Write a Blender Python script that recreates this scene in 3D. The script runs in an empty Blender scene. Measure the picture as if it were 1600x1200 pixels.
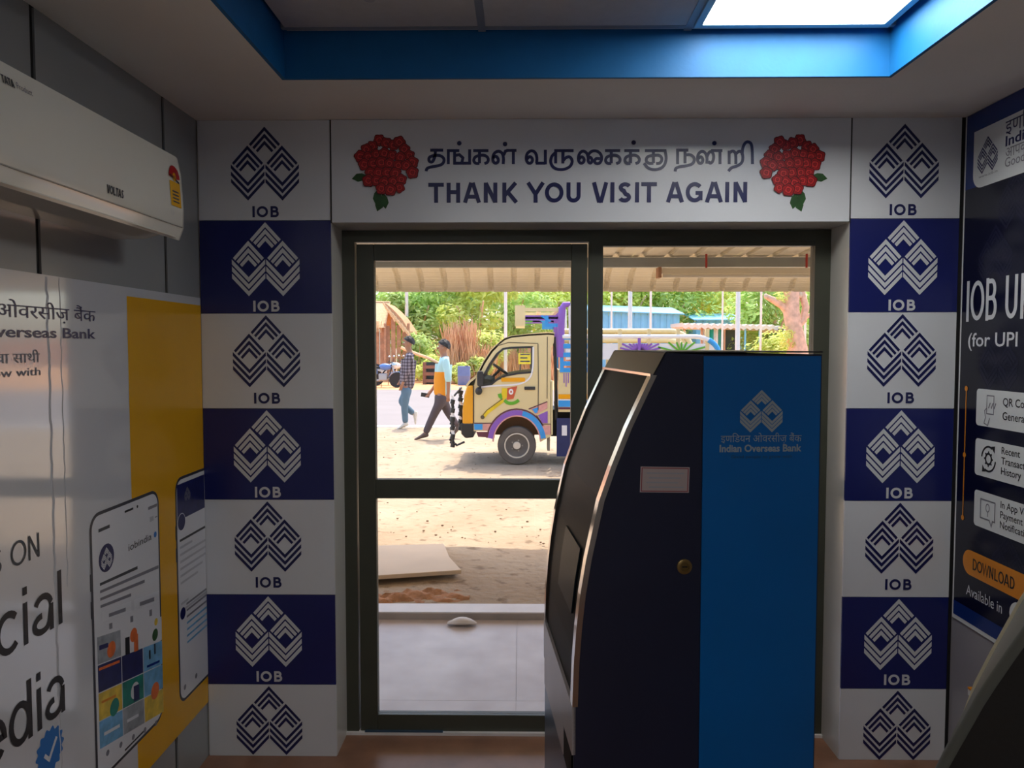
import bpy, bmesh, math, random
from mathutils import Vector, Matrix
random.seed(7)
S = bpy.context.scene
COL = S.collection
R = math.radians

# ------------------------------------------------------------------ camera
F = 1200.0                                   # focal length in pixels of the 1600x1200 frame
CAM = Vector((0, 0, 1.62)); YAW = R(0.7); PITCH = math.atan(59 / F)
cd = bpy.data.cameras.new('camera'); cd.sensor_width = 36; cd.lens = 36 * F / 1600; cd.clip_start = .02; cd.clip_end = 500
cam = bpy.data.objects.new('camera', cd); COL.objects.link(cam)
cam.location = CAM; cam.rotation_euler = (R(90) - PITCH, 0, YAW); S.camera = cam
# ------------------------------------------------------------------ sky, sun, exposure
SUN_EL, SUN_AZ = R(68), R(12)                # sun stands high, beyond the road, a little to the right
W = bpy.data.worlds.new('sky'); S.world = W; W.use_nodes = True
nt = W.node_tree; bg = nt.nodes['Background']
sky = nt.nodes.new('ShaderNodeTexSky'); sky.sky_type = 'NISHITA'; sky.sun_disc = False
sky.sun_elevation = SUN_EL; sky.sun_rotation = SUN_AZ; sky.dust_density = 3.0; sky.air_density = 1.0
nt.links.new(sky.outputs[0], bg.inputs[0]); bg.inputs[1].default_value = 0.42
sl = bpy.data.lights.new('sun', 'SUN'); sl.energy = 3.6; sl.angle = R(1.0); sl.color = (1, .93, .80)
so = bpy.data.objects.new('sun', sl); COL.objects.link(so); so.location = (3, 20, 30)
sd = Vector((math.sin(SUN_AZ) * math.cos(SUN_EL), math.cos(SUN_AZ) * math.cos(SUN_EL), math.sin(SUN_EL)))
so.rotation_euler = sd.to_track_quat('Z', 'Y').to_euler()
LED = 11.8                                   # ceiling panel radiance
vs = S.view_settings; vs.view_transform = 'Standard'; vs.look = 'None'; vs.gamma = 1; vs.use_curve_mapping = False; vs.exposure = 0.25

# ------------------------------------------------------------------ pixel -> place
_f = Vector((-math.sin(YAW) * math.cos(PITCH), math.cos(YAW) * math.cos(PITCH), -math.sin(PITCH)))
_r = Vector((math.cos(YAW), math.sin(YAW), 0)); _u = _r.cross(_f)
def ray(x, y): return _f + _r * ((x - 800) / F) + _u * ((600 - y) / F)
def on_y(x, y, Y): d = ray(x, y); return CAM + d * (Y / d.y)
def on_x(x, y, X): d = ray(x, y); return CAM + d * (X / d.x)
def on_z(x, y, Z): d = ray(x, y); return CAM + d * ((Z - CAM.z) / d.z)
def on_plane(x, y, p, n): d = ray(x, y); return CAM + d * ((p - CAM).dot(n) / d.dot(n))

# ------------------------------------------------------------------ materials
def lin(c): return tuple(((v / 255) / 12.92 if v / 255 <= .04045 else ((v / 255 + .055) / 1.055) ** 2.4) for v in c)
MATS = {}
def mat(name, rgb, rough=.5, metal=0, noise=0, scale=8, bump=0, bscale=40, spec=.5, coat=0, dark=None, emit=0):
    m = bpy.data.materials.new(name); m.use_nodes = True; n = m.node_tree; p = n.nodes['Principled BSDF']
    c = lin(rgb); p.inputs['Base Color'].default_value = (*c, 1)
    p.inputs['Roughness'].default_value = rough; p.inputs['Metallic'].default_value = metal
    p.inputs['Specular IOR Level'].default_value = spec; p.inputs['Coat Weight'].default_value = coat; p.inputs['Coat Roughness'].default_value = .06
    tc = n.nodes.new('ShaderNodeTexCoord')
    if noise or dark:
        t = n.nodes.new('ShaderNodeTexNoise'); t.inputs['Scale'].default_value = scale; t.inputs['Detail'].default_value = 6
        n.links.new(tc.outputs['Object'], t.inputs['Vector'])
        r = n.nodes.new('ShaderNodeValToRGB'); r.color_ramp.elements[0].position = .3; r.color_ramp.elements[1].position = .7
        d = lin(dark) if dark else tuple(v * (1 - noise) for v in c)
        l = c if dark else tuple(min(1, v * (1 + noise)) for v in c)
        r.color_ramp.elements[0].color = (*d, 1); r.color_ramp.elements[1].color = (*l, 1)
        n.links.new(t.outputs[0], r.inputs[0]); n.links.new(r.outputs[0], p.inputs['Base Color'])
    if bump:
        t = n.nodes.new('ShaderNodeTexNoise'); t.inputs['Scale'].default_value = bscale; t.inputs['Detail'].default_value = 5
        n.links.new(tc.outputs['Object'], t.inputs['Vector'])
        b = n.nodes.new('ShaderNodeBump'); b.inputs['Strength'].default_value = bump; b.inputs['Distance'].default_value = .02
        n.links.new(t.outputs[0], b.inputs['Height']); n.links.new(b.outputs[0], p.inputs['Normal'])
    if emit:
        p.inputs['Emission Color'].default_value = (*c, 1); p.inputs['Emission Strength'].default_value = emit
    MATS[name] = m; return m
def glass_mat(name, tint=(1, 1, 1), rough=0.0, ior=1.45):
    m = bpy.data.materials.new(name); m.use_nodes = True; n = m.node_tree; n.nodes.remove(n.nodes['Principled BSDF'])
    o = n.nodes['Material Output']; t = n.nodes.new('ShaderNodeBsdfTransparent'); t.inputs[0].default_value = (*tint, 1)
    g = n.nodes.new('ShaderNodeBsdfGlossy'); g.inputs['Roughness'].default_value = rough
    f = n.nodes.new('ShaderNodeFresnel'); f.inputs[0].default_value = ior
    x = n.nodes.new('ShaderNodeMixShader'); n.links.new(f.outputs[0], x.inputs[0]); n.links.new(t.outputs[0], x.inputs[1]); n.links.new(g.outputs[0], x.inputs[2])
    n.links.new(x.outputs[0], o.inputs[0]); MATS[name] = m; return m

mat('white_tile', (222, 225, 232), .22, noise=.03, scale=3)
mat('navy_print', (30, 38, 105), .25, noise=.05, scale=5)
mat('navy_ink', (24, 30, 88), .3)
mat('white_ink', (215, 218, 226), .3)
mat('red_ink', (172, 18, 26), .35, noise=.15, scale=60)
mat('dark_red_ink', (92, 6, 14), .4, noise=.15, scale=60)
mat('light_red_ink', (216, 50, 52), .35, noise=.1, scale=60)
mat('leaf_ink', (42, 84, 40), .4, noise=.2, scale=40)
mat('ceiling_white', (248, 243, 238), .75, noise=.03, scale=2, bump=.02, bscale=60)
mat('tile_board', (205, 203, 204), .8, noise=.03, scale=30, bump=.06, bscale=120)
mat('grid_metal', (150, 156, 166), .4)
mat('tray_blue', (6, 106, 170), .55, noise=.06, scale=12, bump=.03, bscale=80)
mat('panel_grey', (150, 152, 154), .2, noise=.05, scale=2.5, bump=.015, bscale=6, spec=.9)
mat('joint_black', (22, 22, 24), .5, noise=.1)
mat('wall_grey', (150, 148, 156), .35, noise=.05, scale=3)
mat('reveal_white', (214, 212, 206), .22, noise=.03, scale=3)
mat('door_metal', (74, 76, 66), .42, metal=.2, noise=.08, scale=6)
mat('floor_brown', (140, 100, 78), .32, noise=.22, scale=7, bump=.02)
mat('back_wall', (205, 205, 205), .5, noise=.05, scale=2)
mat('ac_white', (226, 224, 214), .13, noise=.02, scale=4)
mat('ac_grey', (168, 166, 158), .35, noise=.03)
mat('ink_grey', (70, 72, 78), .5)
mat('ink_black', (26, 26, 32), .4)
mat('ink_mid', (128, 128, 140), .5)
mat('ink_pale', (178, 180, 190), .5)
mat('poster_white', (214, 216, 222), .09, noise=.02, scale=2, bump=.012, bscale=5, spec=1.0, coat=.6)
mat('poster_yellow', (232, 172, 18), .22, noise=.04, scale=3)
mat('poster_navy', (10, 12, 38), .2, noise=.25, scale=4)
mat('poster_blue', (18, 48, 120), .22, noise=.1, scale=4)
mat('poster_orange', (226, 140, 26), .3, noise=.03)
mat('poster_card', (222, 226, 230), .3)
mat('watermark_navy', (26, 28, 58), .25)
mat('phone_rim', (58, 60, 70), .3, noise=.05)
mat('screen_white', (222, 224, 232), .25)
mat('photo_teal', (20, 130, 118), .3, noise=.25, scale=25)
mat('photo_orange', (226, 112, 48), .3, noise=.25, scale=25)
mat('photo_sky', (112, 172, 216), .3, noise=.25, scale=25)
mat('photo_navy', (34, 40, 96), .3, noise=.25, scale=25)
mat('photo_yellow', (226, 192, 66), .3, noise=.25, scale=25)
mat('photo_grey', (150, 156, 164), .3, noise=.3, scale=25)
mat('badge_blue', (32, 112, 190), .3)
mat('kiosk_navy', (38, 42, 68), .42, noise=.08, scale=5, bump=.03, bscale=180)
mat('kiosk_blue', (10, 112, 196), .3, noise=.05, scale=4)
mat('kiosk_fascia', (17, 18, 17), .5, noise=.05, spec=.06)
mat('kiosk_screen', (22, 32, 40), .4, noise=.05, spec=.05)
mat('kiosk_bezel', (44, 44, 48), .35, noise=.05)
mat('chrome', (206, 200, 196), .16, metal=1)
mat('steel', (190, 184, 188), .35, metal=.2, noise=.04)
mat('steel_blue', (78, 104, 132), .3, metal=.6, noise=.06)
mat('silver_print', (172, 186, 196), .5)
mat('sticker_paper', (200, 184, 184), .6, noise=.04)
mat('sticker_red', (164, 84, 92), .6)
mat('brass', (158, 132, 84), .35, metal=.8)
mat('machine_black', (22, 20, 19), .6, noise=.1, bump=.03, bscale=150)
mat('machine_grey', (86, 86, 80), .5, noise=.05)
mat('machine_rim_light', (214, 204, 176), .35)
mat('led_frame', (168, 196, 214), .4)
mat('led_diffuser', (255, 253, 246), .4, emit=LED)
# outdoors
mat('porch_marble', (216, 208, 206), .4, dark=(184, 170, 166), scale=3.2)
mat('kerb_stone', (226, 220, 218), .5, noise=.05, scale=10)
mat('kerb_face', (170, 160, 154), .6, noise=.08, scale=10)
mat('road_grey', (138, 129, 126), .85, noise=.06, scale=.8, bump=.1, bscale=10)
mat('ply', (214, 190, 160), .7, noise=.06, scale=3)
mat('ply_edge', (120, 98, 76), .8)
mat('red_soil', (176, 128, 92), .95, noise=.25, scale=14, bump=.4, bscale=30)
mat('orange_soil', (226, 164, 112), .95, noise=.1, scale=.7, bump=.2, bscale=6)
mat('stone_pale', (214, 206, 200), .6, noise=.06, scale=20)
mat('stone_dark', (150, 128, 104), .8, noise=.2)
mat('roof_cream', (242, 232, 208), .45, noise=.05, scale=3)
mat('beam_grey', (156, 162, 162), .5, noise=.06)
mat('wire_red', (186, 60, 48), .5)
mat('tube_white', (238, 230, 212), .4)
mat('truck_cream', (232, 208, 150), .3, noise=.03, scale=3, coat=.3)
mat('truck_orange', (246, 168, 14), .3, noise=.03, coat=.3)
mat('truck_black', (40, 38, 36), .5, noise=.1)
mat('truck_seam', (90, 76, 52), .6)
mat('truck_purple', (142, 92, 180), .4, noise=.05)
mat('truck_blue', (56, 156, 222), .4, noise=.05)
mat('truck_pink', (226, 160, 146), .4, noise=.1, scale=20)
mat('truck_maroon', (104, 50, 62), .5)
mat('truck_green', (98, 172, 40), .4, noise=.1)
mat('truck_yellow', (238, 202, 30), .4, noise=.1)
mat('truck_red', (206, 88, 50), .4, noise=.1)
mat('truck_white', (240, 234, 228), .4)
mat('truck_navy', (38, 46, 92), .5, noise=.1)
mat('tyre', (104, 94, 84), .85, noise=.12, bump=.1)
mat('rim', (228, 214, 192), .4, metal=.2, noise=.05)
mat('rim_dark', (150, 138, 120), .5)
mat('arch_brown', (132, 96, 52), .8, noise=.15)
mat('seat_dark', (76, 70, 56), .8, noise=.1)
mat('mirror_glass', (196, 210, 216), .15, metal=.6)
mat('skin', (168, 118, 88), .55, noise=.05, scale=12)
mat('hair', (24, 19, 17), .6, noise=.2, scale=30, bump=.3, bscale=90)
mat('mint_shirt', (184, 222, 220), .8, noise=.04, scale=9, bump=.15, bscale=14)
mat('orange_shirt', (236, 152, 28), .8, noise=.04, scale=9, bump=.15, bscale=14)
mat('trouser_brown', (84, 72, 74), .85, noise=.08, scale=9, bump=.15, bscale=14)
mat('jeans', (98, 122, 136), .85, noise=.1, scale=9, bump=.15, bscale=14)
mat('shoe_pale', (226, 214, 194), .6, noise=.05)
mat('shoe_dark', (96, 78, 70), .6, noise=.05)
mat('phone_black', (36, 34, 36), .4)
mat('thatch', (230, 198, 152), .95, noise=.18, scale=14, bump=.5, bscale=30)
mat('thatch_dark', (200, 152, 112), .95, noise=.2, scale=14, bump=.5, bscale=30)
mat('plank_brown', (186, 140, 108), .9, noise=.2, scale=6)
mat('dry_stalk', (232, 194, 150), .95, dark=(196, 140, 100), scale=1.6)
mat('bark', (222, 182, 154), .95, noise=.2, scale=5, bump=.6, bscale=9)
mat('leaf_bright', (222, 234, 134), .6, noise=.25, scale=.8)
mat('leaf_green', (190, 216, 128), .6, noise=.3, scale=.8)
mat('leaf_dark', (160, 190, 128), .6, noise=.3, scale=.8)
for k in ('leaf_bright', 'leaf_green', 'leaf_dark'):
    m = MATS[k]; n = m.node_tree; p = n.nodes['Principled BSDF']
    tl = n.nodes.new('ShaderNodeBsdfTranslucent'); mx = n.nodes.new('ShaderNodeMixShader'); mx.inputs[0].default_value = .45
    src = p.inputs['Base Color'].links[0].from_socket; n.links.new(src, tl.inputs[0])
    n.links.new(p.outputs[0], mx.inputs[1]); n.links.new(tl.outputs[0], mx.inputs[2]); n.links.new(mx.outputs[0], n.nodes['Material Output'].inputs[0])
mat('pole_white', (236, 232, 222), .5, noise=.04)
mat('tin_blue', (132, 202, 240), .45, noise=.06, scale=3)
mat('shelter_cream', (232, 220, 206), .5, noise=.06)
mat('cloth_teal', (40, 176, 160), .7, noise=.1)
mat('cloth_white', (226, 228, 224), .7, noise=.08)
mat('cloth_dark', (70, 78, 76), .8, noise=.1)
mat('barrel_blue', (104, 122, 166), .5, noise=.1)
mat('crate_brown', (136, 96, 76), .85, noise=.15)
mat('bike_blue', (96, 130, 190), .3, noise=.05)
mat('bike_metal', (176, 176, 178), .3, metal=.7)
mat('bike_black', (34, 32, 32), .6)
mat('lamp_red', (214, 70, 40), .4)
mat('sign_yellow', (238, 226, 60), .5)
mat('far_wall', (222, 178, 150), .9, noise=.08, scale=1)
mat('outer_wall', (206, 196, 180), .8, noise=.05)
glass_mat('clear_glass'); glass_mat('cab_glass', (.93, .96, .94))

def check_mat():
    m = bpy.data.materials.new('checked_shirt'); m.use_nodes = True; n = m.node_tree; p = n.nodes['Principled BSDF']; p.inputs['Roughness'].default_value = .85
    tc = n.nodes.new('ShaderNodeTexCoord'); w1 = n.nodes.new('ShaderNodeTexWave'); w2 = n.nodes.new('ShaderNodeTexWave')
    w1.bands_direction = 'Z'; w2.bands_direction = 'X'
    mx = n.nodes.new('ShaderNodeMath'); mx.operation = 'ADD'; r = n.nodes.new('ShaderNodeValToRGB')
    for w in (w1, w2): w.inputs['Scale'].default_value = 5; n.links.new(tc.outputs['Object'], w.inputs['Vector'])
    n.links.new(w1.outputs[1], mx.inputs[0]); n.links.new(w2.outputs[1], mx.inputs[1])
    mul = n.nodes.new('ShaderNodeMath'); mul.operation = 'MULTIPLY'; mul.inputs[1].default_value = .5; n.links.new(mx.outputs[0], mul.inputs[0])
    r.color_ramp.elements[0].position = .35; r.color_ramp.elements[0].color = (*lin((72, 60, 66)), 1)
    r.color_ramp.elements[1].position = .8; r.color_ramp.elements[1].color = (*lin((150, 138, 144)), 1)
    n.links.new(mul.outputs[0], r.inputs[0]); n.links.new(r.outputs[0], p.inputs['Base Color']); MATS['checked_shirt'] = m
check_mat()
def sand_mat():
    m = mat('sand', (178, 158, 132), .95, dark=(162, 138, 110), scale=1.1); n = m.node_tree; p = n.nodes['Principled BSDF']
    tc = [x for x in n.nodes if x.type == 'TEX_COORD'][0]; src = p.inputs['Base Color'].links[0].from_socket
    t = n.nodes.new('ShaderNodeTexNoise'); t.inputs['Scale'].default_value = 9; t.inputs['Detail'].default_value = 8
    r = n.nodes.new('ShaderNodeValToRGB'); r.color_ramp.elements[0].position = .30; r.color_ramp.elements[1].position = .42
    r.color_ramp.elements[0].color = (.55, .5, .45, 1); r.color_ramp.elements[1].color = (1, 1, 1, 1)
    mx = n.nodes.new('ShaderNodeMixRGB'); mx.blend_type = 'MULTIPLY'; mx.inputs[0].default_value = 1
    n.links.new(tc.outputs['Object'], t.inputs['Vector']); n.links.new(t.outputs[0], r.inputs[0]); n.links.new(src, mx.inputs[1]); n.links.new(r.outputs[0], mx.inputs[2])
    n.links.new(mx.outputs[0], p.inputs['Base Color'])
    b = n.nodes.new('ShaderNodeBump'); b.inputs['Strength'].default_value = .5; b.inputs['Distance'].default_value = .04
    t2 = n.nodes.new('ShaderNodeTexNoise'); t2.inputs['Scale'].default_value = 14; t2.inputs['Detail'].default_value = 8
    n.links.new(tc.outputs['Object'], t2.inputs['Vector']); n.links.new(t2.outputs[0], b.inputs['Height']); n.links.new(b.outputs[0], p.inputs['Normal'])
sand_mat()

# ------------------------------------------------------------------ mesh kit
ORG = {}
def tag(o, label=None, cat=None, group=None, kind=None):
    if label: o['label'] = label
    if cat: o['category'] = cat
    if group: o['group'] = group
    if kind: o['kind'] = kind
    return o
def empty(name, loc, label=None, cat=None, group=None, kind=None):
    o = bpy.data.objects.new(name, None); COL.objects.link(o); o.location = loc; o.empty_display_size = .1; ORG[o] = Vector(loc)
    return tag(o, label, cat, group, kind)
class MB:
    def __init__(s): s.v = []; s.f = []; s.m = []; s.mats = []; s.lift = 0
    def mi(s, m):
        if m not in s.mats: s.mats.append(m)
        return s.mats.index(m)
    def add(s, vs, fs, m=None):
        k = len(s.v); s.v += [tuple(x) for x in vs]; i = s.mi(m) if m else 0
        for f in fs: s.f.append(tuple(a + k for a in f)); s.m.append(i)
        return s
    def box(s, x0, x1, y0, y1, z0, z1, m=None):
        return s.add([(x, y, z) for x in (x0, x1) for y in (y0, y1) for z in (z0, z1)],
                     [(0, 1, 3, 2), (4, 6, 7, 5), (0, 4, 5, 1), (2, 3, 7, 6), (0, 2, 6, 4), (1, 5, 7, 3)], m)
    def frame_box(s, c, ax, ay, az, m=None):                 # box from a centre and three half-axis vectors
        c, ax, ay, az = Vector(c), Vector(ax), Vector(ay), Vector(az)
        return s.add([c + ax * i + ay * j + az * k for i in (-1, 1) for j in (-1, 1) for k in (-1, 1)],
                     [(0, 1, 3, 2), (4, 6, 7, 5), (0, 4, 5, 1), (2, 3, 7, 6), (0, 2, 6, 4), (1, 5, 7, 3)], m)
    def prism(s, pts, ext, m=None, cap=True):                # polygon of 3-D points pushed along a vector
        n = len(pts); pts = [Vector(p) for p in pts]; e = Vector(ext)
        fs = [(i, (i + 1) % n, (i + 1) % n + n, i + n) for i in range(n)]
        if cap: fs += [tuple(range(n))[::-1], tuple(range(n, 2 * n))]
        return s.add(pts + [p + e for p in pts], fs, m)
    def sweep(s, rings, m=None, closed=True, caps=True):
        n = len(rings[0]); vs = [p for r in rings for p in r]; fs = []
        for i in range(len(rings) - 1):
            for j in range(n if closed else n - 1):
                k = (j + 1) % n; fs.append((i * n + j, i * n + k, (i + 1) * n + k, (i + 1) * n + j))
        if caps and closed: fs += [tuple(range(n))[::-1], tuple(range((len(rings) - 1) * n, len(rings) * n))]
        return s.add(vs, fs, m)
    def tube(s, pts, r, n=8, m=None):
        pts = [Vector(p) for p in pts]; rings = []; rr = r if isinstance(r, (list, tuple)) else [r] * len(pts); up = None
        for i, p in enumerate(pts):
            d = (pts[min(i + 1, len(pts) - 1)] - pts[max(i - 1, 0)]).normalized()
            if up is None: up = Vector((0, 0, 1)) if abs(d.z) < .9 else Vector((1, 0, 0))
            a = d.cross(up).normalized(); b = a.cross(d).normalized(); up = b
            rings.append([p + a * (rr[i] * math.cos(2 * math.pi * k / n)) + b * (rr[i] * math.sin(2 * math.pi * k / n)) for k in range(n)])
        return s.sweep(rings, m)
    def lathe(s, c, axis, prof, n=24, m=None):               # prof: (radius, along-axis) pairs
        c = Vector(c); ax = Vector(axis).normalized(); a = ax.orthogonal().normalized(); b = ax.cross(a)
        rings = [[c + ax * t + a * (max(r, 1e-4) * math.cos(2 * math.pi * k / n)) + b * (max(r, 1e-4) * math.sin(2 * math.pi * k / n)) for k in range(n)] for r, t in prof]
        return s.sweep(rings, m)
    def ball(s, c, rx, ry, rz, n=12, m=None):
        c = Vector(c); rings = []
        for i in range(n // 2 + 1):
            t = math.pi * i / (n // 2); q = max(math.sin(t), 1e-3)
            rings.append([c + Vector((rx * q * math.cos(2 * math.pi * k / n), ry * q * math.sin(2 * math.pi * k / n), rz * math.cos(t))) for k in range(n)])
        return s.sweep(rings, m)
    def build(s, name, m=None, parent=None, smooth=False, bevel=0, kind=None):
        o0 = ORG.get(parent, Vector((0, 0, 0))) if parent else Vector((0, 0, 0))
        me = bpy.data.meshes.new(name); me.from_pydata([tuple(Vector(v) - o0) for v in s.v], [], s.f)
        if s.mats and s.mats[0] is not None or len(s.mats) > 0:
            for q in s.mats: me.materials.append(MATS[q])
            for p, i in zip(me.polygons, s.m): p.material_index = i
        else: me.materials.append(MATS[m])
        bm = bmesh.new(); bm.from_mesh(me); bmesh.ops.recalc_face_normals(bm, faces=bm.faces); bm.to_mesh(me); bm.free()
        if smooth:
            for p in me.polygons: p.use_smooth = True
            try: me.set_sharp_from_angle(angle=R(40))
            except Exception: pass
        o = bpy.data.objects.new(name, me); COL.objects.link(o)
        if parent: o.parent = parent
        ORG[o] = o0
        if bevel:
            b = o.modifiers.new('bevel', 'BEVEL'); b.width = bevel; b.segments = 2; b.limit_method = 'ANGLE'; b.angle_limit = R(40)
        if kind: o['kind'] = kind
        return o
def bx(name, m, x0, x1, y0, y1, z0, z1, parent=None, bevel=0, kind=None):
    return MB().box(x0, x1, y0, y1, z0, z1).build(name, m, parent, bevel=bevel, kind=kind)

class Face:                                                  # a flat sheet to print on: origin, reading direction, up, outward normal
    def __init__(s, o, u, v, n): s.o, s.u, s.v, s.n = Vector(o), Vector(u).normalized(), Vector(v).normalized(), Vector(n).normalized()
    def at(s, a, b, h=0): return s.o + s.u * a + s.v * b + s.n * h
    def px(s, x, y): p = on_plane(x, y, s.o, s.n) - s.o; return (p.dot(s.u), p.dot(s.v))
def rrect(x0, y0, x1, y1, r, n=5, corners=(1, 1, 1, 1)):
    P = []
    for (cx, cy, a, on) in ((x1 - r, y1 - r, 0, corners[0]), (x0 + r, y1 - r, 90, corners[1]), (x0 + r, y0 + r, 180, corners[2]), (x1 - r, y0 + r, 270, corners[3])):
        if on: P += [(cx + r * math.cos(R(a + 90 * k / n)), cy + r * math.sin(R(a + 90 * k / n))) for k in range(n + 1)]
        else: P.append((x1 if a in (0, 270) else x0, y1 if a in (0, 90) else y0))
    return P
def disc(cx, cy, rx, ry=None, n=20): ry = ry or rx; return [(cx + rx * math.cos(2 * math.pi * k / n), cy + ry * math.sin(2 * math.pi * k / n)) for k in range(n)]
def flat(mb, face, poly, h, m=None, t=0):
    mb.lift += 1; h += .000012 * (mb.lift % 60)               # no two printed shapes share a plane
    pts = [face.at(a, b, h) for a, b in poly]
    if t: mb.prism([p for p in pts], face.n * t, m)
    else: mb.add(pts, [tuple(range(len(pts)))], m)
    return mb
def chaikin(P, k=2):
    for _ in range(k):
        Q = [P[0]]
        for a, b in zip(P, P[1:]): Q += [(a[0] * .75 + b[0] * .25, a[1] * .75 + b[1] * .25), (a[0] * .25 + b[0] * .75, a[1] * .25 + b[1] * .75)]
        P = Q + [P[-1]]
    return P
def ribbon(P, w):                                            # outline of a stroke of width w along 2-D points
    L, Rr = [], []; n = len(P); closed = n > 3 and math.hypot(P[0][0] - P[-1][0], P[0][1] - P[-1][1]) < 1e-6
    for i in range(n):
        a = P[i - 1] if i else (P[-2] if closed else None); b = P[i + 1] if i < n - 1 else (P[1] if closed else None); p = P[i]
        def nrm(q, r): d = math.hypot(r[0] - q[0], r[1] - q[1]) or 1e-9; return (-(r[1] - q[1]) / d, (r[0] - q[0]) / d)
        if a is None: nx, ny = nrm(p, b); k = 1
        elif b is None: nx, ny = nrm(a, p); k = 1
        else:
            n1, n2 = nrm(a, p), nrm(p, b); mx_, my_ = n1[0] + n2[0], n1[1] + n2[1]; l = math.hypot(mx_, my_)
            if l < .3: nx, ny = n1; k = 1
            else: nx, ny = mx_ / l, my_ / l; k = min(2.2, 1 / max(.3, nx * n1[0] + ny * n1[1]))
        L.append((p[0] + nx * w / 2 * k, p[1] + ny * w / 2 * k)); Rr.append((p[0] - nx * w / 2 * k, p[1] - ny * w / 2 * k))
    return L, Rr
def stroke(mb, face, P, w, h, m=None):
    P = [p for i, p in enumerate(P) if i == 0 or math.hypot(p[0] - P[i - 1][0], p[1] - P[i - 1][1]) > 1e-6]
    L, Rr = ribbon(P, w); n = len(P); mb.lift += 1; h += .000012 * (mb.lift % 60)
    mb.add([face.at(a, b, h) for a, b in L + Rr], [(i, i + 1, i + 1 + n, i + n) for i in range(n - 1)], m); return mb
def arc(cx, cy, rx, ry, a0, a1, n=14): return [(cx + rx * math.cos(R(a0 + (a1 - a0) * k / n)), cy + ry * math.sin(R(a0 + (a1 - a0) * k / n))) for k in range(n + 1)]
def glyph(c, w):                                             # sans lettering drawn as strokes, cap height 1
    h = w / 2; t = 1 - h; b = h; x = .73; xt = x - h
    if c == 'I': return .30, [[(.15, 0), (.15, 1)]]
    if c == 'O': return .80, [arc(.40, .5, .40 - h - .01, .5 - h, 90, 450, 28)]
    if c == 'Q': return .80, [arc(.40, .5, .40 - h - .01, .5 - h, 90, 450, 28), [(.45, .25), (.76, -.02)]]
    if c == 'B': return .70, [[(.08 + h, 0), (.08 + h, 1)], [(.08 + h, t), (.36, t)] + arc(.38, (t + .53) / 2, .24 - h, (t - .53) / 2, 90, -90) + [(.08 + h, .53)], [(.30, .53), (.38, .53)] + arc(.40, (.53 + b) / 2, .27 - h, (.53 - b) / 2, 90, -90) + [(.08 + h, b)]]
    if c == 'D': return .74, [[(.08 + h, 0), (.08 + h, 1)], [(.08 + h, t), (.32, t)] + arc(.32, .5, .39 - h, .5 - h, 90, -90) + [(.08 + h, b)]]
    if c == 'T': return .64, [[(.01, t), (.63, t)], [(.32, 0), (.32, t)]]
    if c == 'H': return .74, [[(.08 + h, 0), (.08 + h, 1)], [(.66 - h, 0), (.66 - h, 1)], [(.08 + h, .53), (.66 - h, .53)]]
    if c == 'A': return .74, [[(.03 + h * .6, 0), (.34, 1)], [(.40, 1), (.71 - h * .6, 0)], [(.16, .30), (.58, .30)], [(.34, t), (.40, t)]]
    if c == 'N': return .74, [[(.08 + h, 0), (.08 + h, 1)], [(.66 - h, 0), (.66 - h, 1)], [(.08 + h, 1 - h * .2), (.66 - h, h * .2)]]
    if c == 'K': return .74, [[(.08 + h, 0), (.08 + h, 1)], [(.08 + h, .34), (.63, .99)], [(.28, .58), (.66, .01)]]
    if c == 'Y': return .68, [[(.04, 1), (.34, .42)], [(.64, 1), (.34, .42)], [(.34, 0), (.34, .46)]]
    if c == 'U': return .74, [[(.07 + h, 1), (.07 + h, .34)] + arc(.37, .34, .30 - h, .34 - h, 180, 360) + [(.67 - h, .34), (.67 - h, 1)]]
    if c == 'V': return .68, [[(.04 + h * .55, 1), (.31, 0)], [(.37, 0), (.64 - h * .55, 1)], [(.31, h * .7), (.37, h * .7)]]
    if c == 'W': return .98, [[(.05, 1), (.27, .03), (.49, .97), (.71, .03), (.93, 1)]]
    if c == 'S': return .68, [arc(.35, .74, .27 - h, .26 - h, 20, 250, 12) + arc(.33, .26, .28 - h, .26 - h, 75, -160, 14)]
    if c == 'G': return .80, [arc(.41, .5, .38 - h, .5 - h, 42, 322, 22), [(.74 - h, .10), (.74 - h, .46 + h)], [(.44, .46), (.74 - h, .46)]]
    if c == 'P': return .68, [[(.08 + h, 0), (.08 + h, 1)], [(.08 + h, t), (.36, t)] + arc(.38, (t + .46) / 2, .26 - h, (t - .46) / 2, 90, -90) + [(.08 + h, .46)]]
    if c == 'R': return .74, [[(.08 + h, 0), (.08 + h, 1)], [(.08 + h, t), (.36, t)] + arc(.40, (t + .48) / 2, .26 - h, (t - .48) / 2, 90, -90) + [(.08 + h, .48)], [(.38, .48), (.66, .01)]]
    if c == 'L': return .62, [[(.08 + h, 1), (.08 + h, b), (.58, b)]]
    if c == 'F': return .62, [[(.08 + h, 0), (.08 + h, t), (.58, t)], [(.08 + h, .5), (.52, .5)]]
    if c == 'l': return .28, [[(.14, 0), (.14, 1)]]
    if c == 'i': return .28, [[(.14, 0), (.14, x)], [(.14, .86), (.14, 1)]]
    if c == 'o': return .64, [arc(.32, x / 2, .30 - h, x / 2 - h, 90, 450, 24)]
    if c == 'c': return .58, [arc(.32, x / 2, .30 - h, x / 2 - h, 45, 315, 18)]
    if c == 'e': return .64, [[(.05, x / 2), (.60 - h, x / 2)] + arc(.32, x / 2, .30 - h, x / 2 - h, 0, 320, 20)]
    if c == 's': return .56, [arc(.28, .54, .21 - h * .6, .19 - h, 20, 250, 10) + arc(.27, .19, .22 - h * .6, .19 - h, 80, -160, 12)]
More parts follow.
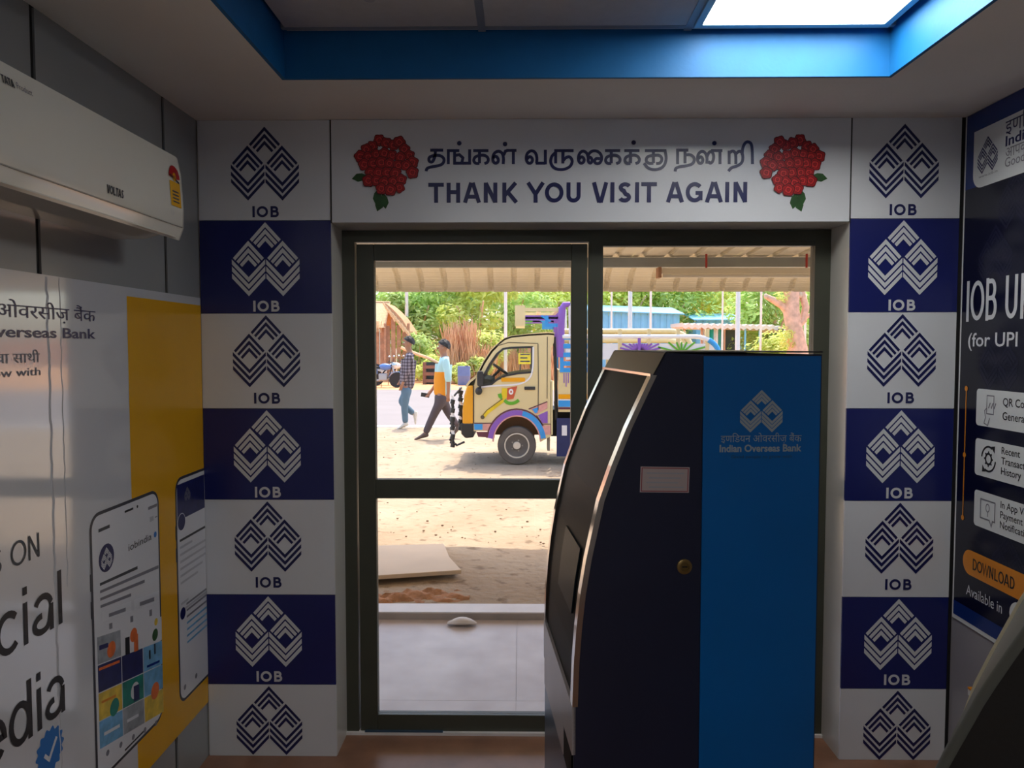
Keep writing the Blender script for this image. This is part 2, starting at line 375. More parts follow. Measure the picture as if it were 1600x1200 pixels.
    if c == 'a': return .62, [[(.52, 0), (.52, .48)] + arc(.31, .46, .21, xt - .46, 0, 155, 10), arc(.27, .2, .22 - h * .4, .2 - h, 350, 90, 14)[::-1] + [(.52, .44)]]
    if c == 'd': return .66, [[(.57 - h * .3, 0), (.57 - h * .3, 1)], arc(.31, x / 2, .28 - h, x / 2 - h, 0, 360, 24)]
    if c == 'm': return .96, [[(.09 + h, 0), (.09 + h, x)], arc(.29, .45, .20 - h, x - .45 - h, 180, 0, 10) + [(.49 - h, 0)], arc(.67, .45, .22 - h, x - .45 - h, 180, 0, 10) + [(.89 - h, 0)]]
    return .34, []
def lettering(name, text, face, a, b, size, w, m, parent, h=.0012, width=None, align='L', gap=0):
    adv = sum(glyph(c, w)[0] + gap for c in text) - gap; sx = (width / (adv * size)) if width else 1
    x = a - (adv * size * sx if align == 'R' else adv * size * sx / 2 if align == 'C' else 0); mb = MB()
    for c in text:
        ad, Ps = glyph(c, w)
        for P in Ps:
            if sx > .75: L = [(x + p[0] * size * sx, b + p[1] * size) for p in P]; stroke(mb, face, L, w * size, h)
            else: L = [(x + p[0] * size * sx, b + p[1] * size) for p in P]; stroke(mb, face, L, w * size * max(sx, .62), h)
        x += (ad + gap) * size * sx
    return mb.build(name, m, parent)
_dg = None
def typeset(name, text, face, a, b, size, m, parent, h=.0012, width=None, align='L', bold=0):
    c = bpy.data.curves.new('type', 'FONT'); c.body = text; c.size = 1; c.offset = bold; c.resolution_u = 3
    o = bpy.data.objects.new('type', c); COL.objects.link(o); dg = bpy.context.evaluated_depsgraph_get(); dg.update()
    me = bpy.data.meshes.new_from_object(o.evaluated_get(dg)); bpy.data.objects.remove(o); bpy.data.curves.remove(c)
    xs = [v.co.x for v in me.vertices]; x0, x1 = min(xs), max(xs); k = size / .72
    sx = width / (x1 - x0) if width else k
    off = a - x0 * sx - ((x1 - x0) * sx if align == 'R' else (x1 - x0) * sx / 2 if align == 'C' else 0)
    mb = MB(); mb.add([face.at(off + v.co.x * sx, b + v.co.y * k, h) for v in me.vertices], [tuple(p.vertices) for p in me.polygons])
    bpy.data.meshes.remove(me); return mb.build(name, m, parent)

def emblem_polys(th):                                        # three leaves of nested chevrons; unit = one emblem height, origin top centre
    k = 1 / 413.0; P = []
    def roof(cx, cy, hw, n, step):
        for i in range(n):
            y = cy + i * step; g = hw - i * 20; s_ = 1.10
            P.append([(cx, y), (cx + g, y + g * s_), (cx + g - th * .45, y + g * s_ + th * .5), (cx, y + th), (cx - g + th * .45, y + g * s_ + th * .5), (cx - g, y + g * s_)])
    def vee(cx, cy, hw, n, step):
        for i in range(n):
            y = cy + i * step
            P.append([(cx - hw, y), (cx, y + hw * 1.06), (cx + hw, y), (cx + hw, y + th), (cx, y + hw * 1.06 + th), (cx - hw, y + th)])
    roof(0, 0, 91, 3, 40)
    for c in (-101, 101): roof(c, 108, 91, 3, 41); vee(c, 216, 98, 3, 41)
    return [[(x * k, -y * k) for x, y in p] for p in P]
def emblem(name, face, a, b, hgt, m, parent, th=24, h=.0012, wide=1.0):
    mb = MB()
    for p in emblem_polys(th):
        q = [face.at(a + x * hgt * wide, b + y * hgt, h) for x, y in p]; mb.add(q, [(0, 1, 2, 3), (0, 3, 4, 5)] if p[0][1] > p[1][1] and p[0][1] > p[5][1] + 1e-6 and abs(p[0][0] - p[3][0]) < 1e-6 else [(0, 1, 4, 5), (1, 2, 3, 4)])
    return mb.build(name, m, parent)

# ================================================================== THE ROOM
YF = 2.96; YD = 3.13; YO = 3.30                               # inner wall face, door plane, outer wall face
XL = on_y(316.5, 640, YF).x; XR = on_y(1494, 640, YF).x
ZS = on_y(800, 187, YF).z                                     # soffit height
OL = on_y(521, 640, YF).x; ORX = on_y(1321, 640, YF).x         # doorway sides
OT = on_y(900, 348, YF).z                                     # doorway head
YB = -1.6
GZ = -.02
flo = bx('floor', 'floor_brown', XL - .12, XR + .12, YB - .12, YO, -.12, 0, kind='structure')
mb = MB(); mb.box(XL - .12, OL, YF, YO, 0, 2.85).box(ORX, XR + .12, YF, YO, 0, 2.85).box(OL, ORX, YF, YO, OT, 2.85)
wf = mb.build('wall_front', 'reveal_white', kind='structure')
wl = bx('wall_left', 'joint_black', XL - .12, XL - .006, YB, YF, 0, 2.85, kind='structure')
wr = bx('wall_right', 'wall_grey', XR, XR + .12, YB, YF, 0, 2.85, kind='structure')
bx('wall_back', 'back_wall', XL - .12, XR + .12, YB - .12, YB, 0, 2.85, kind='structure')
# left wall cladding panels with dark joints between
ys = [YB] + [on_x(255, 300, XL).y - .70 * k for k in range(5, 0, -1)] + [on_x(257, 300, XL).y, YF]
for a, b in zip(ys, ys[1:]):
    if b - a > .03: bx('wall_panel', 'panel_grey', XL - .008, XL, a + .010, b - .010 if b < YF else b - .004, 0, ZS, wl)
# tray ceiling: flat soffit around, blue upstand, tile ceiling above
TY = on_z(900, 121, ZS).y; TXL = on_z(447, 125, ZS).x; TXR = on_z(1392, 117, ZS).x; TYB = YB + .5
ZC = on_y(900, 47, TY).z
mb = MB(); mb.box(XL, XR, TY + .012, YF, ZS, ZS + .05).box(XL, XR, YB, TYB - .012, ZS, ZS + .05).box(XL, TXL - .012, TYB - .012, TY + .012, ZS, ZS + .05).box(TXR + .012, XR, TYB - .012, TY + .012, ZS, ZS + .05)
mb.build('ceiling', 'ceiling_white', kind='structure')
e = .012
for i, (x0, x1, y0, y1) in enumerate(((TXL - e, TXR + e, TY, TY + e), (TXL - e, TXL, TYB, TY), (TXR, TXR + e, TYB, TY), (TXL - e, TXR + e, TYB - e, TYB))):
    bx('trim_%d' % (i + 1), 'tray_blue', x0, x1, y0, y1, ZS - .0005, ZC + .02, kind='structure')
cu = bx('ceiling_upper', 'joint_black', XL - .12, XR + .12, YB - .12, YO, ZC + .02, ZC + .22, kind='structure')
LX0 = on_z(1083, 40, ZC).x; LX1 = LX0 + .605; LY1 = on_z(1230, 37, ZC).y; LY0 = LY1 - .605
gx = [TXL, on_z(750, 22, ZC).x - .0, LX0 - .012, TXR]
gy = [TYB]; y = LY1 + .012
gy2 = []
while y > TYB: gy2.append(y); y -= .63
gy = [TYB] + gy2[::-1] + ([TY] if TY - (LY1 + .012) > .02 else [])
gy[-1] = TY
for a, b in zip(gx, gx[1:]):
    for c, d in zip(gy, gy[1:]):
        if abs(a - (LX0 - .012)) < .01 and abs(d - TY) < .06 and c < LY0 + .1: continue
        bx('ceiling_tile', 'tile_board', a + .012, b - .012, c + .010, d - .010, ZC - .002, ZC + .015, cu)
for x in gx[1:-1]: bx('grid_bar', 'grid_metal', x - .012, x + .012, TYB, TY, ZC - .004, ZC + .016, cu)
for y in gy[1:-1]: bx('grid_bar', 'grid_metal', TXL, TXR, y - .010, y + .010, ZC - .0035, ZC + .015, cu)
# LED panel (the lit lamp of the room)
def led_panel(x0, y0, label, w=.605):
    t = empty('ceiling_light', (x0 + w / 2, y0 + w / 2, ZC), label, 'light')
    mb = MB(); x1, y1 = x0 + w, y0 + w; q = .022
    mb.box(x0, x1, y0, y0 + q, ZC - .012, ZC + .016).box(x0, x1, y1 - q, y1, ZC - .012, ZC + .016).box(x0, x0 + q, y0 + q, y1 - q, ZC - .012, ZC + .016).box(x1 - q, x1, y0 + q, y1 - q, ZC - .012, ZC + .016)
    mb.build('frame', 'led_frame', t); bx('diffuser', 'led_diffuser', x0 + q, x1 - q, y0 + q, y1 - q, ZC - .007, ZC + .004, t)
led_panel(LX0, LY0, 'glowing square ceiling light panel inside the blue tray')
led_panel(LX0 - .63 * 2 + .03, gy[1] - .30 if len(gy) > 3 else TYB + .1, 'added fill light panel at the back of the tray, out of view')  # added fill panel behind the camera, brightens the kiosk side and room
p = on_z(577, -24, ZC)
t = empty('smoke_detector', (p.x, p.y, ZC - .002), 'small round white detector on the tray ceiling at the top edge', 'detector')
MB().lathe((p.x, p.y, ZC - .002), (0, 0, -1), [(.055, 0), (.055, .012), (.045, .03), (.02, .036), (0, .036)], 24).build('cover', 'tile_board', t, True)
MB().lathe((p.x, p.y, ZC - .036), (0, 0, -1), [(.018, 0), (.016, .006), (0, .006)], 16).build('sensor_cap', 'ink_pale', t, True)

# ---- logo cladding on the piers (pieces of the front wall)
FF = Face((0, YF, 0), (1, 0, 0), (0, 0, 1), (0, -1, 0))
TH = .008
def tile_column(px, rows, x0, x1, cxpx):
    zs = [on_y(px, y, YF).z for y in rows]; zs.append(zs[-1] - (zs[1] - zs[-1]) / (len(zs) - 2)); zs.append(0)
    zs = [z for z in zs if z >= 0]
    for i, (zt, zb) in enumerate(zip(zs, zs[1:])):
        navy = i % 2 == 1
        tl = bx('logo_tile', 'navy_print' if navy else 'white_tile', x0 + .001, x1 - .001, YF - TH, YF, zb + .0008, zt - .0008, wf)
        if zt - zb < .2: continue
        hgt = .270; cx = on_y(cxpx[0] + (cxpx[1] - cxpx[0]) * i / 6, rows[0] + 145 * i + 70, YF).x; fc = Face((0, YF - TH, 0), (1, 0, 0), (0, 0, 1), (0, -1, 0))
        zb2 = zb if i == 0 else zt - .3595
        emblem('emblem', fc, cx, zb2 + .083 + hgt, hgt, 'white_ink' if navy else 'navy_ink', tl, 29 if navy else 23)
        if zb2 > -.02: lettering('lettering', 'IOB', fc, cx, max(.002, zb2 + .012), .042, .215, 'white_ink' if navy else 'navy_ink', tl, width=.110, align='C')
tile_column(420, [188.5, 345, 490, 638, 780, 928, 1068], XL + .004, OL, (415, 422))
tile_column(1410, [184, 342, 488, 638, 782, 932, 1075], ORX, XR - .012, (1411, 1400))
bx('joint_strip', 'joint_black', XR - .012, XR, YF - .009, YF, 0, ZS, wf)
# thank-you signboard over the doorway
sg = empty('signboard', ((OL + ORX) / 2, YF - .005, OT), 'white thank-you signboard with rose bouquets above the doorway', 'sign')
SX0, SX1 = OL + .006, ORX - .006
bx('panel', 'white_tile', SX0, SX1, YF - .012, YF - .0005, OT + .001, ZS - .001, sg)
bx('edge_strip', 'joint_black', OL, OL + .006, YF - .010, YF - .0005, OT, ZS - .001, sg); bx('edge_strip', 'joint_black', ORX - .006, ORX, YF - .010, YF - .0005, OT, ZS - .001, sg)
SF = Face((0, YF - .012, 0), (1, 0, 0), (0, 0, 1), (0, -1, 0))
a0, b0 = SF.px(669, 317); a1, b1 = SF.px(1171, 316)
lettering('lettering', 'THANK YOU VISIT AGAIN', SF, a0, (b0 + b1) / 2, .0755, .2, 'navy_ink', sg, width=a1 - a0)
TAM = [[(92, 128), (150, 128)], [(116, 128), (113, 160), (102, 183), (86, 178), (86, 160), (104, 152), (135, 150), (156, 165), (150, 190), (122, 199), (92, 203), (76, 210), (74, 222)],
       [(173, 190), (173, 130), (222, 130)], [(201, 130), (201, 186), (268, 186), (268, 124)], [(201, 152), (222, 148), (238, 162), (233, 186)],
       [(372, 165), (382, 152), (396, 164), (396, 182), (380, 188), (370, 172), (374, 145), (392, 131), (412, 137), (420, 160), (418, 190)], [(420, 150), (428, 132), (440, 129)], [(432, 129), (477, 129)], [(463, 129), (463, 190)],
       [(524, 168), (536, 154), (550, 166), (546, 184), (530, 188), (519, 170), (523, 143), (541, 129), (560, 135), (569, 158), (567, 187)], [(563, 186), (606, 186)], [(606, 191), (606, 126)],
       [(652, 187), (652, 130), (732, 130)], [(684, 130), (684, 187)], [(652, 138), (632, 156), (628, 186), (648, 212), (686, 216), (718, 202), (728, 176), (716, 156), (698, 160), (686, 174)],
       [(756, 168), (767, 155), (780, 166), (777, 183), (762, 188), (752, 172), (756, 144), (772, 130), (790, 138), (798, 160), (796, 178), (806, 188), (816, 178), (812, 162), (800, 158)], [(796, 150), (812, 131), (838, 131), (856, 148), (858, 170), (848, 188), (830, 188), (824, 176), (832, 164), (850, 166)],
       [(1050, 130), (1146, 130)], [(1088, 130), (1088, 186)], [(1088, 186), (1068, 188), (1054, 176), (1060, 156), (1088, 151), (1116, 150), (1128, 166), (1120, 186), (1100, 188)], [(1140, 130), (1147, 168), (1134, 204), (1098, 217), (1064, 210), (1046, 186)],
       [(1196, 190), (1196, 128), (1244, 128)], [(1229, 128), (1229, 187)], [(1229, 150), (1254, 147), (1273, 164), (1266, 189), (1236, 198), (1202, 202), (1187, 209), (1185, 223)],
       [(1288, 166), (1299, 155), (1310, 168), (1306, 185), (1292, 188), (1283, 170), (1288, 144), (1304, 131), (1321, 140), (1328, 162), (1326, 188)], [(1327, 158), (1336, 136), (1350, 134), (1358, 152), (1354, 178), (1342, 188), (1333, 178)], [(1345, 130), (1396, 130)], [(1385, 130), (1385, 190)],
       [(1426, 190), (1426, 130)], [(1426, 142), (1440, 130), (1454, 138), (1456, 158), (1456, 190)], [(1456, 145), (1470, 131), (1484, 138), (1488, 160), (1484, 184), (1462, 199), (1434, 206), (1423, 222)], [(1484, 150), (1486, 116), (1500, 90), (1520, 92), (1529, 112), (1530, 190)]]
for o in (0, 588, 674): TAM += [[(284 + o, 130), (352 + o, 130)], [(312 + o, 130), (312 + o, 187)], [(312 + o, 187), (295 + o, 188), (285 + o, 176), (291 + o, 158), (312 + o, 151), (336 + o, 150), (352 + o, 163), (350 + o, 182), (334 + o, 188)]]
mb = MB()
for P in TAM:
    Q = [SF.px(640 + u / 2.857, 190 + v / 2.857) for u, v in P]
    stroke(mb, SF, chaikin(Q) if len(Q) > 4 else Q, .0112, .0012)
for u, v in ((222, 97), (426, 101), (1000, 94), (1360, 97)):
    flat(mb, SF, disc(*SF.px(640 + u / 2.857, 190 + v / 2.857), .0085), .0012)
mb.build('lettering', 'navy_ink', sg)
RO = [(52, 12), (66, 18), (80, 22), (92, 16), (38, 24), (26, 30), (102, 30), (112, 42), (14, 44), (30, 46), (46, 40), (62, 38), (78, 42), (94, 46), (118, 56), (22, 60), (40, 58), (56, 56), (72, 58), (90, 62), (106, 62), (34, 76), (50, 76), (68, 76), (84, 78), (118, 76), (30, 92), (46, 92), (62, 96), (80, 94), (96, 90), (56, 108), (92, 106), (74, 110)]
def bouquet(cxp, cyp, mirror):
    mb = MB(); cx, cy = SF.px(cxp, cyp); k = .00190; rnd = random.Random(3)
    for (lx, ly, an) in ((48, 118, -100), (60, 126, -80), (18, 84, 190), (54, 132, -110)):
        q = [(math.cos(R(an)) * s_ * 22 - math.sin(R(an)) * w_ * 9, math.sin(R(an)) * s_ * 22 + math.cos(R(an)) * w_ * 9) for s_, w_ in ((-.5, 0), (0, .8), (.5, .9), (1, 0), (.5, -.9), (0, -.8))]
        flat(mb, SF, [(cx + (lx - 66 + a) * k * mirror, cy - (ly - 66 - b) * k) for a, b in q], .0010, 'leaf_ink')
    for i, (x, y) in enumerate(RO):
        ox, oy = cx + (x - 66) * k * mirror, cy - (y - 66) * k; ph = rnd.random() * 6; z = .0014 + .00013 * i; r = .0205 + .004 * rnd.random()
        for s_, mm, dz, nn in ((1, 'dark_red_ink', 0, 5), (.86, 'red_ink', .00002, 5), (.60, 'dark_red_ink', .00004, 4), (.52, 'light_red_ink', .00006, 4), (.28, 'dark_red_ink', .00008, 3), (.20, 'red_ink', .0001, 3)):
            mb.lift = 0
            flat(mb, SF, [(ox + r * s_ * (1 + .10 * math.cos(nn * (q / 20 * 6.283) + ph)) * math.cos(q / 20 * 6.283), oy + r * s_ * (1 + .10 * math.cos(nn * (q / 20 * 6.283) + ph)) * math.sin(q / 20 * 6.283)) for q in range(20)], z + dz, mm)
    mb.build('rose_print', None, sg)
bouquet(604, 262, 1); bouquet(1238, 262, -1)

# ---- aluminium doorway: outer frame, hinged leaf, fixed side light
DZ = lambda y, x=700: on_y(x, y, YD).z
DX = lambda x, y=640: on_y(x, y, YD).x
JL, JR = DX(537), DX(1297); HT, HB = DZ(360), DZ(378)
MX0, MX1 = DX(919), DX(941)
y0, y1 = YD, YD + .05
fr = empty('trim_5', ((JL + JR) / 2, YD, 0), kind='structure')
bx('jamb', 'door_metal', OL, DX(556), y0, y1, 0, HT, fr); bx('jamb', 'door_metal', DX(1269), ORX, y0, y1, 0, HT, fr)
bx('head_rail', 'door_metal', DX(556), DX(1269), y0, y1, HB, HT, fr); bx('mullion', 'door_metal', MX0, MX1, y0, y1, .012, HB, fr)
bx('head_filler', 'reveal_white', OL, MX1, y0 + .01, y1, HT + .003, OT, fr); bx('head_filler', 'reveal_white', MX1, ORX, y0 + .01, y1, min(OT - .004, HT + .013), OT, fr); bx('head_filler', 'reveal_white', DX(1283), ORX, y0 + .01, y1, HT, HT + .0129, fr)
bx('threshold', 'kerb_stone', OL, ORX, y0 - .012, y1 + .03, 0, .012, fr)
bx('threshold_mat', 'steel_blue', DX(566), DX(690), y0 - .011, y0 + .01, .0125, .016, fr)
lf = empty('door_1', (DX(558), YD, .02), kind='structure')
L0, L1, L2, L3 = DX(558.5), DX(586), DX(892), DX(917)
zt, zg, m1, m0, zb, z0 = DZ(381), DZ(407), DZ(750), DZ(779.5), DZ(1118), DZ(1164)
q0, q1 = YD + .004, YD + .044
bx('stile', 'door_metal', L0, L1, q0, q1, z0, zt, lf, .003); bx('stile', 'door_metal', L2, L3, q0, q1, z0, zt, lf, .003)
bx('top_rail', 'door_metal', L1, L2, q0, q1, zg, zt, lf, .002); bx('middle_rail', 'door_metal', L1, L2, q0, q1, m0, m1, lf, .002); bx('bottom_rail', 'door_metal', L1, L2, q0, q1, z0, zb, lf, .002)
bx('glass_pane', 'clear_glass', L1, L2, YD + .022, YD + .026, m1, zg, lf); bx('glass_pane', 'clear_glass', L1, L2, YD + .022, YD + .026, zb, m0, lf)
w1 = empty('window_1', (DX(1105), YD, .012), kind='structure')
wx0, wx1, wt = MX1, DX(1269), DZ(384, 1100)
bx('top_rail', 'door_metal', wx0, wx1, q0, q1, wt, HB, w1); bx('middle_rail', 'door_metal', wx0, wx1, q0, q1, m0, m1, w1); bx('bottom_rail', 'door_metal', wx0, wx1, q0, q1, .012, zb, w1)
bx('glass_pane', 'clear_glass', wx0, wx1, YD + .022, YD + .026, m1, wt, w1); bx('glass_pane', 'clear_glass', wx0, wx1, YD + .022, YD + .026, zb, m0, w1)

# ---- split air conditioner on the left wall
AX = XL + .21                                                # front face
pe = on_x(281, 238, AX); AY1 = on_x(290, 300, AX).y; AY0 = AY1 - 1.0; AZ1 = pe.z + .0; AZ0 = on_x(262, 383, XL + .10).z
ac = empty('air_conditioner', (XL, (AY0 + AY1) / 2, AZ0), 'white split air conditioner high on the left wall', 'air conditioner')
prof = [(.0, AZ1), (.15, AZ1 + .004), (.195, AZ1 - .012), (.205, AZ1 - .06), (.212, AZ1 - .17), (.210, AZ1 - .225), (.196, AZ1 - .262), (.150, AZ0 + .018), (.09, AZ0 + .002), (.0, AZ0)]
rings = []
for yy, s_ in ((AY0, .93), (AY0 + .012, .985), (AY0 + .03, 1), (AY1 - .03, 1), (AY1 - .012, .985), (AY1, .93)):
    zc = (AZ0 + AZ1) / 2; rings.append([Vector((XL + x * (s_ if x > 0 else 1), yy, zc + (z - zc) * (.5 + s_ / 2))) for x, z in prof])
MB().sweep(rings).build('casing', 'ac_white', ac, True)
AF = Face((AX + .003, 0, 0), (0, 1, 0), (0, 0, 1), (1, 0, 0))
zl = AZ1 - .222
mb = MB(); mb.prism([(XL + .2125, AY0 + .03, zl), (XL + .2135, AY0 + .03, zl - .003), (XL + .2035, AY0 + .03, zl - .003), (XL + .2035, AY0 + .03, zl)], (0, AY1 - AY0 - .06, 0)); mb.build('panel_seam', 'ac_grey', ac)
mb = MB(); mb.prism([(XL + .203, AY0 + .06, zl - .032), (XL + .206, AY0 + .06, zl - .036), (XL + .158, AY0 + .06, AZ0 + .018), (XL + .153, AY0 + .06, AZ0 + .018)], (0, AY1 - AY0 - .12, 0)); mb.build('air_vane', 'ac_white', ac)
mb = MB(); mb.prism([(XL + .150, AY0 + .08, AZ0 + .016), (XL + .148, AY0 + .08, AZ0 + .012), (XL + .085, AY0 + .08, AZ0 + .000), (XL + .09, AY0 + .08, AZ0 + .006)], (0, AY1 - AY0 - .16, 0)); mb.build('air_outlet', 'ac_grey', ac)
def ac_face_h(z):                                            # how far the curved front stands out at height z
    P = [(x, zz) for x, zz in prof if zz <= AZ1 - .01 and zz > AZ0 + .03]
    for (xa, za), (xb, zb_) in zip(P, P[1:]):
        if zb_ <= z <= za: return XL + xa + (xb - xa) * (z - za) / (zb_ - za)
    return XL + .21
def ac_print(fn):
    o = fn; me = o.data; org = ORG[ac]
    for v in me.vertices: v.co.x = ac_face_h(v.co.z + org.z) + .0012 - org.x
a, b = AF.px(168, 301); c, d = AF.px(194, 303)
ac_print(lettering('lettering', 'VOLTAS', AF, a, b - .0, .021, .2, 'ink_grey', ac, width=c - a))
a, b = AF.px(9, 128); c, d = AF.px(29, 132)
ac_print(lettering('lettering', 'TATA', AF, a, b, .017, .2, 'ink_grey', ac, width=c - a))
a, b = AF.px(33, 138); c, d = AF.px(57, 140)
ac_print(typeset('lettering', 'Product', AF, a, b, .014, 'ink_mid', ac, width=c - a))
a, b = AF.px(268, 320); c, d = AF.px(283, 288)
yc = (a + c) / 2; hw = abs(c - a) / 2
st = MB(); flat(st, AF, rrect(yc - hw, b, yc + hw, d, .004), 0, 'poster_yellow')
st = st.build('rating_sticker', None, ac); ac_print(st)
m2 = MB(); flat(m2, AF, [(yc, d + .008)] + arc(yc, d + .012, hw * 1.05, .036, 0, 180, 14), 0, 'red_ink'); flat(m2, AF, [(yc - hw * .9, d + .014), (yc + hw * .9, d - .002), (yc + hw * .9, d + .004), (yc - hw * .9, d + .020)], .001, 'ink_black')
flat(m2, AF, disc(yc, d + .014, hw * .35, .013), .001, 'poster_yellow')
for k in range(4): flat(m2, AF, [(yc - hw * .6, b + .012 + k * .010), (yc + hw * .6, b + .012 + k * .010), (yc + hw * .6, b + .016 + k * .010), (yc - hw * .6, b + .016 + k * .010)], .001, 'ink_grey')
r_ = m2.build('rating_dial', None, ac); ac_print(r_)
for v in r_.data.vertices: v.co.x += .0008
ac_print(typeset('lettering', '1.5', AF, yc - hw, b - .026, .012, 'ink_pale', ac))

# ---- left poster
PX = XL + .004
PF = Face((PX, 0, 0), (0, 1, 0), (0, 0, 1), (1, 0, 0))
pz1 = on_x(315, 466, PX).z; PY0 = .55; PY1 = YF - .010
ps = empty('wall_poster', (XL, (PY0 + PY1) / 2, .22), 'glossy white and yellow social media poster on the left wall', 'poster')
bx('sheet', 'poster_white', XL + .0004, PX, PY0, PY1, .22, pz1, ps)
ya = PF.px(201, 600)[0]; zy = PF.px(201, 463)[1]
mb = MB(); flat(mb, PF, [(ya, .22), (PY1, .22), (PY1, zy), (ya, zy)], .0006); mb.build('yellow_band', 'poster_yellow', ps)
def wtext(txt, xr, yb, hpx, m, fn=typeset, bold=0, w=.12, gap=0, width=None):
    a, b = PF.px(xr, yb); hh = PF.px(xr, yb - hpx)[1] - b
    if fn is typeset: return typeset('lettering', txt, PF, a, b, hh, m, ps, align='R', bold=bold, width=width)
    return lettering('lettering', txt, PF, a, b, hh, w, m, ps, align='R', gap=gap, width=width)
wtext('इणिडयन ओवरसीज़ बैंक', 149, 503, 19, 'navy_ink', width=.70)
wtext('Indian Overseas Bank', 149, 529, 15, 'navy_ink', bold=.018, width=.70)
wtext('आपकी पगित का सचचा साथी', 62, 566, 16, 'ink_mid', width=.60)
wtext('Good people to grow with', 63, 586, 13, 'ink_mid', width=.60)
a, b = PF.px(64, 868)
lettering('lettering', 'FOLLOW US ON', PF, a, b, .062, .11, 'ink_grey', ps, align='R', width=.62)
a, b = PF.px(102, 970); lettering('lettering', 'social', PF, a, b, PF.px(102, 886)[1] - b, .115, 'ink_black', ps, align='R', width=.47)
a, b = PF.px(104, 1120); b = PF.px(98, 1112)[1]; lettering('lettering', 'media', PF, a, b, .150, .115, 'ink_black', ps, align='R', width=.48)
for k, yj in enumerate((on_x(75, 600, XL).y, on_x(95, 600, XL).y)):
    rnd = random.Random(40 + k); z_ = 1.80; P = []
    while z_ > (.25 if k == 0 else .95): P.append((yj + rnd.uniform(-.0035, .0035), z_)); z_ -= rnd.uniform(.012, .035)
    mb = MB(); L_, R_ = ribbon(P, .010 if k == 0 else .005); n_p = len(P)
    mb.add([PF.at(a, b, .0002) for a, b in L_] + [PF.at(a, b, .0012 if k == 0 else .0007) for a, b in P] + [PF.at(a, b, .0002) for a, b in R_], [(q * n_p + i, q * n_p + i + 1, (q + 1) * n_p + i + 1, (q + 1) * n_p + i) for q in (0, 1) for i in range(n_p - 1)])
    mb.build('crease', 'poster_white', ps)
# verified badge
cy, cz = PF.px(78, 1172); bd = MB()
flat(bd, PF, [(cy + (.056 + .005 * math.cos(14 * q / 84 * 6.283)) * math.cos(q / 84 * 6.283), cz + (.056 + .005 * math.cos(14 * q / 84 * 6.283)) * math.sin(q / 84 * 6.283)) for q in range(84)], .0008)
bd = bd.build('verified_badge', 'badge_blue', ps)
mb = MB(); stroke(mb, PF, [(cy - .025, cz - .002), (cy - .006, cz - .022), (cy + .028, cz + .022)], .010, .0014); mb.build('tick_mark', 'white_ink', bd)
